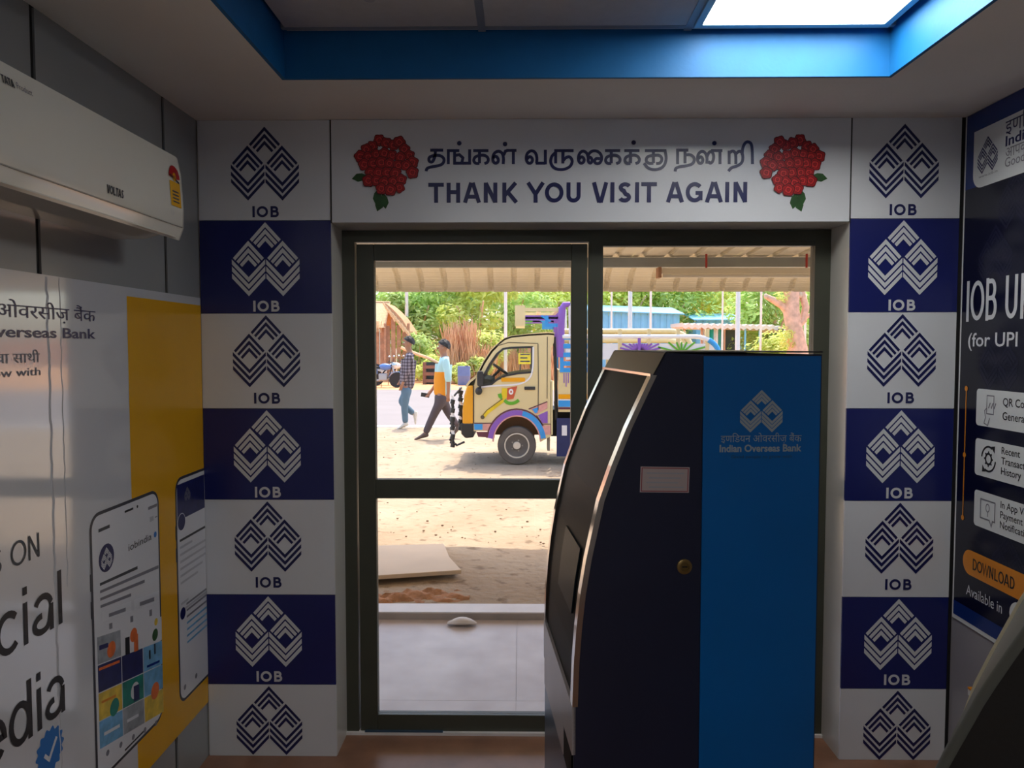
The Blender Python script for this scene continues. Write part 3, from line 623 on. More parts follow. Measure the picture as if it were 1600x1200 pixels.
# phones printed on it
def phone(y0, y1, z0, z1, cut, first):
    rim = MB(); r = .05
    P = rrect(y0, z0, y1, z1, r, 8, (0, 1, 1, 0) if cut else (1, 1, 1, 1)); flat(rim, PF, P, .0010)
    ph = rim.build('phone_print', 'phone_rim', ps)
    q = .010; sc = MB(); flat(sc, PF, rrect(y0 + q, z0 + q, y1 - (0 if cut else q), z1 - q, r - q, 8, (0, 1, 1, 0) if cut else (1, 1, 1, 1)), .0014); sc.build('screen_print', 'screen_white', ph)
    k = MB()
    def bar(a, b, c, d, m, h=.0018, rr=None): flat(k, PF, [(a, b), (c, b), (c, d), (a, d)], h, m)
    w = .44; X = lambda f: y0 + f * w
    clip = y1 - .002
    def cbar(f0, z, f1, h, m, hh=.0018):
        a, c = X(f0), min(X(f1), clip)
        if c > a: bar(a, z, c, z + h, m, hh)
    def ZZ(d, y): return z1 - d - (.2 * min(1, max(0, (d - .15) / .2))) * (y - y0)      # the print leans a little towards its foot
    def sbar(f0, d, f1, h, m, hh=.0018): a, c = X(f0), X(f1); flat(k, PF, [(a, ZZ(d, a)), (c, ZZ(d, c)), (c, ZZ(d - h, c)), (a, ZZ(d - h, a))], hh, m)
    def sdisc(f, d, r, m, hh=.0020): flat(k, PF, disc(X(f), ZZ(d, X(f)), r), hh, m)
    for zz in (z1 - .22, z1 - .30): flat(k, PF, [(y0 - .004, zz), (y0 + .001, zz), (y0 + .001, zz + .05), (y0 - .004, zz + .05)], .0008, 'phone_rim')
    if first:
        cbar(.44, z1 - .035, .56, .007, 'ink_black'); flat(k, PF, disc(X(.62), z1 - .031, .005), .0018, 'ink_black')
        cbar(.10, z1 - .06, .24, .010, 'ink_grey'); cbar(.78, z1 - .058, .92, .010, 'ink_mid')
        cbar(.80, z1 - .10, .86, .016, 'ink_pale'); cbar(.88, z1 - .094, .92, .004, 'ink_mid')
        flat(k, PF, disc(X(.19), z1 - .145, .042), .0018, 'navy_ink')
        for i in range(4): sbar(.10, .215 + i * .021, (.60, .92, .70, .50)[i], .008, ('ink_grey', 'ink_mid', 'ink_mid', 'ink_mid')[i])
        for i in range(2): sbar(.12 + .42 * i, .318, .50 + .42 * i, .028, 'white_ink', .0017); sbar(.20 + .42 * i, .312, .42 + .42 * i, .010, 'ink_mid')
        for i in range(3): sbar(.20 + .28 * i, .346, .24 + .28 * i, .016, 'ink_mid')
        ph_m = [['photo_grey', 'screen_white', 'screen_white'], ['photo_navy', 'photo_navy', 'photo_sky'], ['photo_yellow', 'photo_teal', 'photo_sky'], ['photo_sky', 'photo_grey', 'photo_yellow']]
        gw = .40 / 3; G0 = .358; gh = .084
        for rI in range(4):
            for cI in range(3):
                d0 = G0 + rI * gh; yA = X(.05) + cI * gw; yE = yA + gw - .004
                pt = MB(); flat(pt, PF, [(yA, ZZ(d0 + gh - .003, yA)), (yE, ZZ(d0 + gh - .003, yE)), (yE, ZZ(d0, yE)), (yA, ZZ(d0, yA))], .0017); pt.build('photo_tile', ph_m[rI][cI], ph)
        for (fy, d, rr, m) in ((.22, G0 + .05, .024, 'photo_orange'), (.52, G0 + .03, .022, 'photo_orange'), (.86, G0 + .012, .012, 'photo_yellow'), (.84, G0 + .055, .020, 'leaf_ink'), (.24, G0 + .23, .026, 'photo_teal'), (.52, G0 + .21, .026, 'white_ink'), (.82, G0 + .245, .028, 'photo_orange')): sdisc(fy, d, rr, m)
        for (f0, d, f1, h, m) in ((.07, .040, .18, .014, 'photo_navy'), (.06, .10, .32, .008, 'photo_orange'), (.40, .085, .46, .055, 'ink_black'), (.52, .085, .58, .055, 'photo_orange'), (.74, .13, .76, .03, 'ink_black'), (.82, .12, .84, .035, 'ink_black'), (.70, .155, .90, .008, 'poster_blue'), (.08, .20, .26, .007, 'poster_orange'), (.50, .245, .58, .05, 'photo_navy'), (.10, .30, .30, .010, 'white_ink'), (.40, .30, .56, .010, 'white_ink')): sbar(f0, G0 + d, f1, h, m, .0023)
        cbar(.36, z0 + .018, .66, .006, 'ink_black')
        for i in range(5): sdisc(.14 + i * .17, .715, .009, 'ink_mid', .0018)
        k.build('screen_graphics', None, ph, kind='stuff')
        typeset('lettering', 'iobindia', PF, X(.48), z1 - .160, .024, 'ink_black', ph, h=.0020, width=.15)
        emblem('emblem', PF, X(.19), z1 - .113, .062, 'white_ink', ph, 28, .0024)
        m_ = MB(); flat(m_, PF, disc(X(.88), z1 - .150, .010), .0020); m_.build('verified_dot', 'badge_blue', ph)
    else:
        cbar(.03, z1 - .155, .99, .13, 'photo_navy', .0016)
        flat(k, PF, disc(X(.10), z1 - .165, .030), .0022, 'navy_ink'); flat(k, PF, disc(X(.10), z1 - .165, .033), .0020, 'white_ink')
        for i in range(9): cbar(.06, z1 - .235 - i * .026 - (.05 if i > 6 else 0), (.6, .3, .9, .8, .8, .5, .4, .2, .6)[i], .009, 'ink_grey' if i == 0 else 'ink_pale')
        flat(k, PF, disc(X(.09), z1 - .50, .022), .0020, 'navy_ink')
        for i in range(7): cbar(.16, z1 - .48 - i * .024, .9, .008, 'photo_sky' if i > 2 else 'ink_mid')
        for i in range(2): flat(k, PF, disc(X(.10 + i * .22), z0 + .05, .010), .0018, 'ink_mid')
        k.build('screen_graphics', None, ph, kind='stuff')
        emblem('emblem', PF, X(.22), z1 - .045, .05, 'ink_mid', ph, 26, .0022)
ya, za = PF.px(143.5, 980); yb = PF.px(252, 980)[0]
phone(ya, yb, PF.px(240, 1130)[1] - .012, PF.px(235, 768)[1], False, True)
yc = PF.px(276, 900)[0]
phone(yc, PY1, PF.px(290, 1093)[1], PF.px(300, 738)[1], True, False)

# ---- right poster
QX = XR - .004
QF = Face((QX, 0, 0), (0, -1, 0), (0, 0, 1), (-1, 0, 0))
q_a = QF.px(1498, 600)[0]; q_b = -1.6; qz0 = QF.px(1492, 966)[1]; qz1 = ZS - .004
pr = empty('wall_poster', (XR, 2.3, qz0), 'dark navy payment app poster with download button on the right wall', 'poster')
q_e = q_a + 1.30
def qr(name, m, a, b, c, d, h, r=0, corners=(1, 1, 1, 1), parent=None):
    mb = MB(); flat(mb, QF, rrect(a, b, c, d, r, 6, corners) if r else [(a, b), (c, b), (c, d), (a, d)], h); return mb.build(name, m, parent or pr)
MB().prism([QF.at(a, b) for a, b in ((q_a, qz0), (q_e, qz0), (q_e, qz1), (q_a, qz1))], (.0036, 0, 0)).build('sheet', 'poster_card', pr)
qr('navy_field', 'poster_navy', q_a + .008, qz0 + .016, q_e - .008, qz1, .0004)
zbl = QF.px(1503, 300)[1]
qr('blue_band', 'poster_blue', q_a + .008, zbl, q_e - .008, qz1, .0008)
qr('blue_band', 'poster_blue', q_a + .008, qz0 + .016, q_e - .008, qz0 + .07, .0008)
ca, cz1 = QF.px(1523, 207); cz0 = QF.px(1538, 291)[1]
card = qr('header_card', 'poster_card', ca, cz0, q_e - .1, cz1, .0014, .05, (0, 0, 1, 0))
ea, ez = QF.px(1545, 207); ez2 = QF.px(1545, 270)[1]
emblem('emblem', QF, ea, ez - .012, ez - ez2 - .02, 'photo_navy', card, 26, .0022, wide=1.0)
a, b = QF.px(1572, 210); typeset('lettering', 'इणिडयन ओवरसीज़ बैंक', QF, a, b, QF.px(1572, 188)[1] - b, 'navy_ink', card, .0022, width=.62)
a, b = QF.px(1572, 229); typeset('lettering', 'Indian Overseas Bank', QF, a, b, (QF.px(1572, 213)[1] - b), 'navy_ink', card, .0022, bold=.02, width=.62)
a, b = QF.px(1572, 247); typeset('lettering', 'आपकी पगित', QF, a, b, .036, 'ink_mid', card, .0022)
a, b = QF.px(1571, 262); typeset('lettering', 'Good people', QF, a, b, .033, 'ink_mid', card, .0022)
a, b = QF.px(1530, 280); typeset('lettering', 'www.iob.in', QF, a, b + .002, .010, 'ink_mid', card, .0022, width=.11)
for (x, y, hh) in ((1555, 395, .20), (1560, 560, .22), (1588, 305, .20), (1575, 880, .2)):
    a, b = QF.px(x, y); emblem('watermark_emblem', QF, a, b + hh / 2, hh, 'watermark_navy', pr, 26, .0007)
a, b = QF.px(1508, 503); a2 = QF.px(1600, 480)[0]; hh = QF.px(1508, 440)[1] - b
lettering('lettering', 'IOB UPI', QF, a, b, hh, .15, 'white_ink', pr, width=(a2 - a) * 1.24)
a, b = QF.px(1513, 541); typeset('lettering', '(for UPI QR)', QF, a, b, QF.px(1513, 520)[1] - b, 'white_ink', pr, bold=.012, width=.47)
ol = MB(); a, zt_ = QF.px(1510.5, 607); zb_ = QF.px(1508.5, 810)[1]; zm = QF.px(1509.5, 711)[1]
flat(ol, QF, [(a - .003, zb_), (a + .003, zb_), (a + .003, zt_), (a - .003, zt_)], .0014)
for z in (zt_, zm, zb_): flat(ol, QF, disc(a, z, .010, n=16), .0018)
ol.build('timeline_print', 'poster_orange', pr)
for i, (yt, yb_, xl, lines) in enumerate(((607, 664, 1527, ('QR Code', 'Generation')), (684, 741, 1525, ('Recent', 'Transaction', 'History')), (764, 820, 1523.5, ('In App Voice', 'Payment', 'Notification')))):
    a, zt_ = QF.px(xl, yt); zb_ = QF.px(xl, yb_)[1]; hh = zt_ - zb_
    cdk = qr('feature_card', 'poster_card', a, zb_, a + .62, zt_, .0014, .014)
    ic = MB(); cx = a + .082; cz = (zt_ + zb_) / 2
    if i == 0:
        stroke(ic, QF, [(cx - .018, cz + .045), (cx + .022, cz + .045), (cx + .022, cz - .02), (cx - .018, cz - .02), (cx - .018, cz + .045)], .004, .0022)
        stroke(ic, QF, [(cx - .018, cz), (cx - .03, cz - .01), (cx - .024, cz - .035), (cx - .032, cz - .055), (cx - .01, cz - .062), (cx, cz - .035)], .004, .0022)
        for k in range(3): stroke(ic, QF, [(cx - .008 + k * .016, cz), (cx + .002 + k * .016, cz + .02)], .005, .0022)
    elif i == 1:
        stroke(ic, QF, arc(cx, cz, .040, .044, 60, 175), .007, .0022); stroke(ic, QF, arc(cx, cz, .040, .044, 240, 355), .007, .0022)
        stroke(ic, QF, arc(cx, cz, .017, .019, 0, 360, 20), .008, .0022)
        for k in range(8): stroke(ic, QF, [(cx + .019 * math.cos(k * .785), cz + .021 * math.sin(k * .785)), (cx + .026 * math.cos(k * .785), cz + .028 * math.sin(k * .785))], .007, .0022)
        flat(ic, QF, [(cx + .014, cz + .046), (cx + .034, cz + .024), (cx + .036, cz + .05)], .0022); flat(ic, QF, [(cx - .014, cz - .046), (cx - .034, cz - .024), (cx - .036, cz - .05)], .0022)
    else:
        stroke(ic, QF, [(cx - .042, cz + .038), (cx + .042, cz + .038), (cx + .042, cz - .03), (cx + .030, cz - .03), (cx + .024, cz - .05), (cx + .012, cz - .03), (cx - .042, cz - .03), (cx - .042, cz + .038)], .005, .0022)
        stroke(ic, QF, arc(cx, cz + .012, .010, .014, 0, 360, 16), .004, .0022); stroke(ic, QF, [(cx, cz - .004), (cx, cz - .02)], .004, .0022)
    ic.build('icon_print', 'ink_mid' if i != 1 else 'ink_black', cdk)
    for k, tx in enumerate(lines):
        n = len(lines); lh = hh / (n + .75); typeset('lettering', tx, QF, a + .155, zt_ - lh * (k + 1.05), lh * (.58 if n == 2 else .72), 'ink_black', cdk, .0022, bold=.008)
a, z = QF.px(1505, 876); zt_ = QF.px(1511, 857)[1]; zb_ = QF.px(1511, 896)[1]
btn = qr('download_button', 'poster_orange', a, zb_, a + .50, zt_, .0014, (zt_ - zb_) * .49)
a2, b2 = QF.px(1520, 894); lettering('lettering', 'DOWNLOAD', QF, QF.px(1520, 885)[0], (zt_ + zb_) / 2 - .021, .042, .14, 'ink_black', btn, width=QF.px(1587, 905)[0] - QF.px(1520, 885)[0], h=.0022)
a, b = QF.px(1510, 928); typeset('lettering', 'Available in', QF, a, b, .040, 'white_ink', pr, width=QF.px(1566, 950)[0] - a)
a, b = QF.px(1589, 962); mb = MB(); flat(mb, QF, disc(a + .008, b, .046), .0016); dk = mb.build('store_icon', 'poster_card', pr)
mb = MB(); flat(mb, QF, [(a - .004, b + .018), (a + .028, b), (a - .004, b - .018)], .0022); mb.build('icon_print', 'photo_teal', dk)
# small white and orange fitting low on the right wall
p = on_x(1514, 1080, XR - .02)
wfx = empty('wall_fitting', (XR, p.y, p.z), 'small white and orange fitting low on the grey wall beside the dark machine', 'fitting')
bx('base_plate', 'poster_card', XR - .022, XR - .0005, p.y - .04, p.y + .006, p.z - .016, p.z + .008, wfx, .003); bx('orange_cap', 'poster_orange', XR - .024, XR - .0005, p.y - .04, p.y + .004, p.z + .0085, p.z + .016, wfx, .002)

# ================================================================== THE KIOSK
vpd = ray(712, 541); KW = Vector((vpd.x, vpd.y, 0)).normalized(); KS = Vector((KW.y, -KW.x, 0)); UP = Vector((0, 0, 1))
KP = on_y(1014, 586, 1.75); KWID = .57
KF = Face(Vector((KP.x, KP.y, 0)), KS, UP, -KW)               # near side, facing the room
edge = [(1039, 552), (1020, 586), (1002, 624), (981, 669), (957, 729), (938, 783), (929, 824), (918, 875), (909, 929), (903, 982), (899, 1035), (896.5, 1104)]
E2 = [KF.px(x, y) for x, y in edge]; zTop = KF.px(1160, 551)[1]; bk = KF.px(1281, 800)[0]
E2[0] = (E2[0][0], zTop)
zFas = E2[-1][1]; fx = E2[-1][0]                               # foot of the fascia
sideprof = E2 + [(fx, .0), (bk, .0), (bk, zTop)]
ks = empty('kiosk_machine', KF.at((fx + bk) / 2, 0) + KW * KWID / 2, 'tall navy and blue self-service kiosk standing before the glass door', 'kiosk')
seam = KF.px(1097, 800)[0]
# body core, slightly inside the panels
core = MB(); core.prism([KF.at(a + (.012 if i < len(E2) else 0), b - (.004 if b > 1 else 0), -.004) for i, (a, b) in enumerate(sideprof)], KW * (KWID - .008)); core.build('body', 'kiosk_navy', ks)
def side(face_h, name, poly, m, t=.004):
    mb = MB(); mb.prism([KF.at(a, b, face_h) for a, b in poly], KF.n * t); return mb.build(name, m, ks)
navy = E2 + [(fx, .04), (seam - .003, .04), (seam - .003, zTop - .004)]
side(-.004, 'side_panel', navy, 'kiosk_navy'); side(-.004, 'side_panel', [(seam, .04), (bk - .004, .04), (bk - .004, zTop - .008), (seam, zTop - .008)], 'kiosk_blue')
side(-KWID, 'side_panel', navy, 'kiosk_navy'); side(-KWID, 'side_panel', [(seam, .04), (bk - .004, .04), (bk - .004, zTop - .008), (seam, zTop - .008)], 'kiosk_blue')
mb = MB(); mb.prism([KF.at(a, b, 0) for a, b in ((E2[0][0], zTop), (bk, zTop), (bk, zTop + .003), (E2[0][0] + .004, zTop + .003))], KW * KWID); mb.build('top_cover', 'kiosk_bezel', ks)
def front(name, i0, i1, w0, w1, m, out=.0, th=.004):           # strip of the curved front between profile points, across part of the width
    P = E2[i0:i1 + 1]; rings = []
    for (a, b) in P: rings.append([KF.at(a - out, b) + KW * w0, KF.at(a - out, b) + KW * w1, KF.at(a - out + th, b) + KW * w1, KF.at(a - out + th, b) + KW * w0])
    return MB().sweep(rings).build(name, m, ks)
front('top_bezel', 0, 1, 0, KWID, 'kiosk_bezel')
n = len(E2) - 1
front('chrome_strip', 1, n, -.003, .030, 'chrome', .004, .013); front('chrome_strip', 1, n, KWID - .030, KWID, 'chrome', .004, .012)
fas = front('fascia', 1, n, .030, KWID - .030, 'kiosk_fascia', -.004)
mb = MB(); a, b = E2[1]; mb.frame_box(KF.at(a - .002, b) + KW * KWID / 2, KS * .004, KW * KWID / 2, UP * .003); mb.build('chrome_strip', 'chrome', ks)
# screen on the fascia and the service ledge below
mb = MB(); rings = []
for (a, b) in E2[7:10]: rings.append([KF.at(a - .001, b) + KW * .10, KF.at(a - .001, b) + KW * .34, KF.at(a + .003, b) + KW * .34, KF.at(a + .003, b) + KW * .10])
mb.sweep(rings).build('screen', 'kiosk_screen', fas)
zb1 = zFas - .115
def ledge(name, z0, z1, out, m, w0=0, w1=KWID):
    return MB().prism([KF.at(fx - out, z0), KF.at(fx + .004, z0), KF.at(fx + .004, z1), KF.at(fx - out, z1)], KW * (w1 - w0)).build(name, m, ks) if w0 == 0 else MB().prism([KF.at(a_, b_) + KW * w0 for a_, b_ in ((fx - out, z0), (fx + .004, z0), (fx + .004, z1), (fx - out, z1))], KW * (w1 - w0)).build(name, m, ks)
ledge('service_ledge', zb1, zFas, .004, 'steel'); ledge('slot_plate', zb1 - .085, zb1 - .006, .002, 'steel', .16, KWID); ledge('paper_slot', zb1 - .085, zb1 - .006, .001, 'kiosk_fascia', .03, .155)
ledge('plinth', .02, zb1 - .09, .0005, 'steel_blue')
# prints and fittings on the near side
ex, ez = KF.px(1190, 609); eh = ez - KF.px(1190, 672)[1]
emblem('emblem', KF, ex, ez, eh, 'silver_print', ks, 34, .0012, wide=1.12)
a, b = KF.px(1126, 691); c = KF.px(1252, 691)[0]; typeset('lettering', 'इणिडयन ओवरसीज़ बैंक', KF, a, b, .017, 'silver_print', ks, width=c - a)
a, b = KF.px(1124, 706); c = KF.px(1252, 706)[0]; typeset('lettering', 'Indian Overseas Bank', KF, a, b, .0165, 'silver_print', ks, width=c - a, bold=.03)
a, b = KF.px(1142, 716); c = KF.px(1237, 716)[0]; typeset('lettering', 'Good people to grow with', KF, a, b, .0075, 'steel_blue', ks, width=c - a)
x0, z0_ = KF.px(1000, 770); x1, z1_ = KF.px(1077, 729); ang = -.025
sk = MB(); cx, cz = (x0 + x1) / 2, (z0_ + z1_) / 2; hw, hh = (x1 - x0) / 2, (z1_ - z0_) / 2
rot = lambda a, b: (cx + a * math.cos(ang) - b * math.sin(ang), cz + a * math.sin(ang) + b * math.cos(ang))
flat(sk, KF, [rot(-hw, -hh), rot(hw, -hh), rot(hw, hh), rot(-hw, hh)], .0008, t=.0004); sk = sk.build('notice_sticker', 'sticker_paper', ks)
mb = MB()
stroke(mb, KF, [rot(-hw * .94, -hh * .9), rot(hw * .94, -hh * .9), rot(hw * .94, hh * .9), rot(-hw * .94, hh * .9), rot(-hw * .94, -hh * .9)], .0022, .0016, 'sticker_red')
for k in range(4): stroke(mb, KF, [rot(-hw * (.75 - .1 * (k % 2)), hh * (.5 - .36 * k)), rot(hw * (.78 - .12 * (k % 3)), hh * (.5 - .36 * k))], .0032, .0016, 'ink_pale')
mb.build('notice_print', None, sk)
c = KF.at(*KF.px(1069, 885)); lk = MB().lathe(c, KF.n, [(.0175, 0), (.0175, .004), (.014, .006), (.010, .006), (.009, .003), (0, .003)], 28).build('lock', 'brass', ks, True)
mb = MB(); mb.frame_box(c + KF.n * .0045, KS * .006, UP * .0012, KF.n * .001); mb.build('key_slot', 'ink_black', lk)

# ================================================================== DARK MACHINE AT THE RIGHT, NEAR THE CAMERA
vpd = ray(1790, 541); MW = Vector((vpd.x, vpd.y, 0)).normalized(); MS = Vector((MW.y, -MW.x, 0))
MP = on_y(1547, 1070, .86)
MF = Face(Vector((MP.x, MP.y, 0)), MS, UP, -MW)
cur = [(1660, 892), (1625, 942), (1600, 978), (1570, 1020), (1540, 1064), (1522, 1092), (1507, 1119), (1486, 1156), (1465, 1194), (1436, 1250), (1414, 1310), (1400, 1380)]
C2 = [MF.px(x, y) for x, y in cur]
C2 = [(C2[0][0] + .18, C2[0][1] + .10), (C2[0][0] + .07, C2[0][1] + .075)] + C2
MWID = .42; bkm = C2[0][0] + .22
cm = empty('cash_machine', MF.at((C2[-1][0] + bkm) / 2, 0) + MW * MWID / 2, 'black machine with grey curved front edge at the lower right', 'machine')
prof2 = C2 + [(C2[-1][0], 0.0), (bkm, 0.0), (bkm, C2[0][1])]
def inset(P, d):
    out = []
    for i, p in enumerate(P):
        a, b = P[i - 1], P[(i + 1) % len(P)]
        n1 = Vector((p[1] - a[1], -(p[0] - a[0]))).normalized() if (Vector(p) - Vector(a)).length > 1e-6 else Vector((0, 0))
        n2 = Vector((b[1] - p[1], -(b[0] - p[0]))).normalized() if (Vector(b) - Vector(p)).length > 1e-6 else Vector((0, 0))
        q = (n1 + n2).normalized(); out.append((p[0] + q.x * d, p[1] + q.y * d))
    return out
sgn = 1
ar = sum(p[0] * q[1] - q[0] * p[1] for p, q in zip(prof2, prof2[1:] + prof2[:1]))
if ar > 0: sgn = -1
pin = [(a, max(b, 0)) for a, b in inset(prof2, sgn * .018)]
mb = MB(); rings = []
for k in range(5):
    t = k / 4; d = .012 * (1 - math.sin(t * math.pi / 2)); w_ = .012 * (1 - math.cos(t * math.pi / 2))
    rings.append([MF.at(a, max(b, 0)) + MW * w_ for a, b in inset(prof2, sgn * d)])
rings.append([MF.at(a, b) + MW * (MWID - .01) for a, b in prof2])
mb.sweep(rings, caps=True).build('body', 'machine_grey', cm, True)
mb = MB(); mb.prism([MF.at(a, max(b, .01), .003) for a, b in inset(prof2, sgn * .011)], -MF.n * .002); mb.build('side_panel', 'machine_black', cm)
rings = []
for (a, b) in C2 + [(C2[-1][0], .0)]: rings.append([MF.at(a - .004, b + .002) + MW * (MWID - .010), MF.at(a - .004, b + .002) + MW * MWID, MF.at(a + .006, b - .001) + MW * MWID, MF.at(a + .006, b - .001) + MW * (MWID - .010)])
MB().sweep(rings).build('edge_highlight', 'machine_rim_light', cm)  # cream strip paints the door light catching the far edge

# ================================================================== OUTSIDE
YP = on_z(700, 968, 0).y                                      # porch edge
porch = bx('porch_floor', 'kerb_face', -3.6, 4.6, YO - .02, YP, -.14, -.004, kind='structure')
sx_ = on_z(807, 1040, 0).x; gxs = [sx_ + .8 * i for i in range(-6, 7)]
yts = [YO - .02, on_z(800, 1095, 0).y, YP - .0]
for a, b in zip(gxs, gxs[1:]):
    for c, d in zip(yts, yts[1:]):
        x0, x1 = max(a, -3.6), min(b, 4.6)
        if x1 - x0 > .05: bx('floor_slab', 'porch_marble', x0 + .0008, x1 - .0008, c + .0008, d - .0008, -.02, 0, porch)
kz = .045
kb = empty('kerb', (0, YP + .05, 0), kind='structure')
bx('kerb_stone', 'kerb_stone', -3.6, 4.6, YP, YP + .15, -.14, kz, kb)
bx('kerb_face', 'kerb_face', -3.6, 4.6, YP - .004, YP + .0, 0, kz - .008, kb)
bx('outer_wall_left', 'outer_wall', -6, XL - .12, YF, YO, -.1, 3.2, kind='structure'); bx('outer_wall_right', 'outer_wall', XR + .12, 6.5, YF, YO, -.1, 3.2, kind='structure')
bx('outer_roof_edge', 'outer_wall', -6, 6.5, YB - .12, YO, 2.87, 3.2, kind='structure')
# ground: uneven sand up to the road
YR0 = on_z(800, 667, GZ).y; YR1 = on_z(800, 609, GZ).y
def ground_mesh():
    rnd = random.Random(5); mb = MB(); nx, ny = 90, 70; y0, y1, x0, x1 = YP + .14, YR0, -9, 13; vs_ = []
    for j in range(ny + 1):
        yy = y0 + (y1 - y0) * (j / ny) ** 1.5
        for i in range(nx + 1):
            xx = x0 + (x1 - x0) * i / nx
            z = GZ + (.012 * math.sin(xx * 3.1 + yy * 1.7) * math.sin(yy * 2.3 - xx) + rnd.uniform(-.006, .006)) * (1 if yy < 9 else .2) - .003
            vs_.append((xx, yy, z))
    mb.add(vs_, [(j * (nx + 1) + i, j * (nx + 1) + i + 1, (j + 1) * (nx + 1) + i + 1, (j + 1) * (nx + 1) + i) for j in range(ny) for i in range(nx)])
    mb.box(-40, -8.9, YP, YR0, GZ - .1, GZ - .005); mb.box(12.9, 40, YP, YR0, GZ - .1, GZ - .005)
    return mb.build('ground', 'sand', smooth=True, kind='structure')
ground_mesh()
bx('road', 'road_grey', -40, 40, YR0, YR1, GZ - .1, GZ - .004, kind='structure')
bx('road_edge_strip', 'kerb_stone', -40, 40, YR0 - .10, YR0 + .22, GZ - .05, GZ + .006, kind='structure')
bx('roadside_soil', 'orange_soil', -60, 60, YR1, 120, GZ - .1, GZ + .0, kind='structure')
# plywood sheet, red soil, pebble
pl = [on_z(560, 862, GZ + .03), on_z(694, 855, GZ + .03), on_z(702, 876, GZ + .03), on_z(721, 897, GZ + .03), on_z(560, 916, GZ + .03)]
pl[0].x -= .5; pl[4].x -= .5
o = MB().prism(pl, (0, 0, .03)).build('plywood_sheet', 'ply', bevel=.004); tag(o, 'pale flat board lying on the sand outside the door', 'board')
c = on_z(672, 932, GZ); mb = MB(); rnd = random.Random(2)
vs_ = []; fs = []
for j in range(11):
    for i in range(27):
        u, v = i / 26 * 2 - 1, j / 10 * 2 - 1; rr = u * u + v * v
        vs_.append((c.x + u * .42 - .16, c.y + v * .13 + u * .06, GZ + max(-.05, .030 * (1 - rr) - .012 + .022 * math.sin(u * 9 + 2 * v) * math.sin(v * 5 + u * 4) + (rnd.random() - .5) * .02)))
fs = [(j * 27 + i, j * 27 + i + 1, (j + 1) * 27 + i + 1, (j + 1) * 27 + i) for j in range(10) for i in range(26)]
tag(mb.add(vs_, fs).build('soil_heap', 'red_soil', smooth=True, kind='stuff'), 'low heap of loose red brown soil before the kerb', 'soil')
c = on_z(722, 977, 0); mb = MB(); rings = []
for i in range(9):
    t = i / 8; x = c.x - .085 + .17 * t; w_ = math.sin(max(.05, min(.97, t)) * math.pi) ** .6
    rings.append([Vector((x, c.y + .045 * w_ * math.cos(q * math.pi / 5), max(0, .012 + .02 * w_ * math.sin(q * math.pi / 5) + .014 * math.sin(t * 3.1)))) for q in range(10)])
tag(mb.sweep(rings).build('pale_stone', 'stone_pale', smooth=True), 'small pale rounded stone on the porch floor against the kerb', 'stone')
rnd = random.Random(11)
pb = MB()
for i in range(70):
    x = rnd.uniform(560, 850); y = rnd.uniform(785, 850) if i < 45 else rnd.uniform(680, 750); q = on_z(x, y, GZ); r = rnd.uniform(.005, .014)
    pb.ball((q.x, q.y, GZ + r * .3), r, r * rnd.uniform(.7, 1.2), r * .7, 6)
tag(pb.build('gravel', 'stone_dark', kind='stuff'), 'scattered dark gravel on the sand', 'gravel')

# ---- porch awning
YBm = 6.30; ZBt = on_y(1100, 402, YBm).z; ZBb = on_y(1100, 417, YBm).z
YN = 7.05; ZN = on_y(900, 456, YN).z
aw = empty('porch_awning', (.5, YO, ZBt + .2), 'cream corrugated awning roof with curved edge outside the door', 'awning')
path = [(YO + .052, ZBt + .26), (YBm - .5, ZBt + .045), (YBm + .12, ZBt + .005)]
for k in range(1, 11):
    t = k / 10 * math.pi / 2; path.append((YBm + .12 + (YN - YBm - .12) * math.sin(t), ZBt + .005 - (ZBt + .005 - ZN) * (1 - math.cos(t))))
SW = .84; per = .21
def sheet():
    mb = MB(); xs = []
    for k in range(4):
        for dx, dz in ((0, 0), (.055, 0), (.070, .028), (.095, .028), (.110, 0)): xs.append((k * per + dx, dz))
    xs.append((SW + .012, 0)); rows = []
    for i, (yy, zz) in enumerate(path):
        a = path[max(0, i - 1)]; b = path[min(len(path) - 1, i + 1)]; d = Vector((0, b[0] - a[0], b[1] - a[1])).normalized(); nn = Vector((0, -d.z, d.y))
        rows.append([Vector((x, yy, zz)) + nn * dz for x, dz in xs])
    rings = [r for r in rows]; n = len(xs); vs_ = [p for r in rings for p in r]; m = len(rings)
    vs2 = vs_ + [p + Vector((0, 0, .004)) for p in vs_]; K = len(vs_)
    fs = []
    for i in range(m - 1):
        for j in range(n - 1):
            q = (i * n + j, i * n + j + 1, (i + 1) * n + j + 1, (i + 1) * n + j); fs.append(q); fs.append(tuple(a + K for a in q[::-1]))
    mb.add(vs2, fs); return mb
first = None
for k in range(-5, 9):
    if first is None: first = sheet().build('roof_sheet', 'roof_cream', aw); o = first
    else: o = first.copy(); COL.objects.link(o); o.parent = aw
    o.location = (k * SW + .06, 0, 0)
n_ = MATS['roof_cream'].node_tree; wv = n_.nodes.new('ShaderNodeTexWave'); wv.bands_direction = 'Z'; wv.inputs['Scale'].default_value = 18
tc_ = [x for x in n_.nodes if x.type == 'TEX_COORD'][0]; bp = n_.nodes.new('ShaderNodeBump'); bp.inputs['Strength'].default_value = .35; bp.inputs['Distance'].default_value = .01
n_.links.new(tc_.outputs['Object'], wv.inputs['Vector']); n_.links.new(wv.outputs[1], bp.inputs['Height']); n_.links.new(bp.outputs[0], n_.nodes['Principled BSDF'].inputs['Normal'])
bx('beam', 'beam_grey', -4.2, 7.3, YBm, YBm + .06, ZBb, ZBt + .0, aw)
bx('wall_plate', 'beam_grey', -4.2, 7.3, YO + .002, YO + .05, ZBt + .14, ZBt + .255, aw)
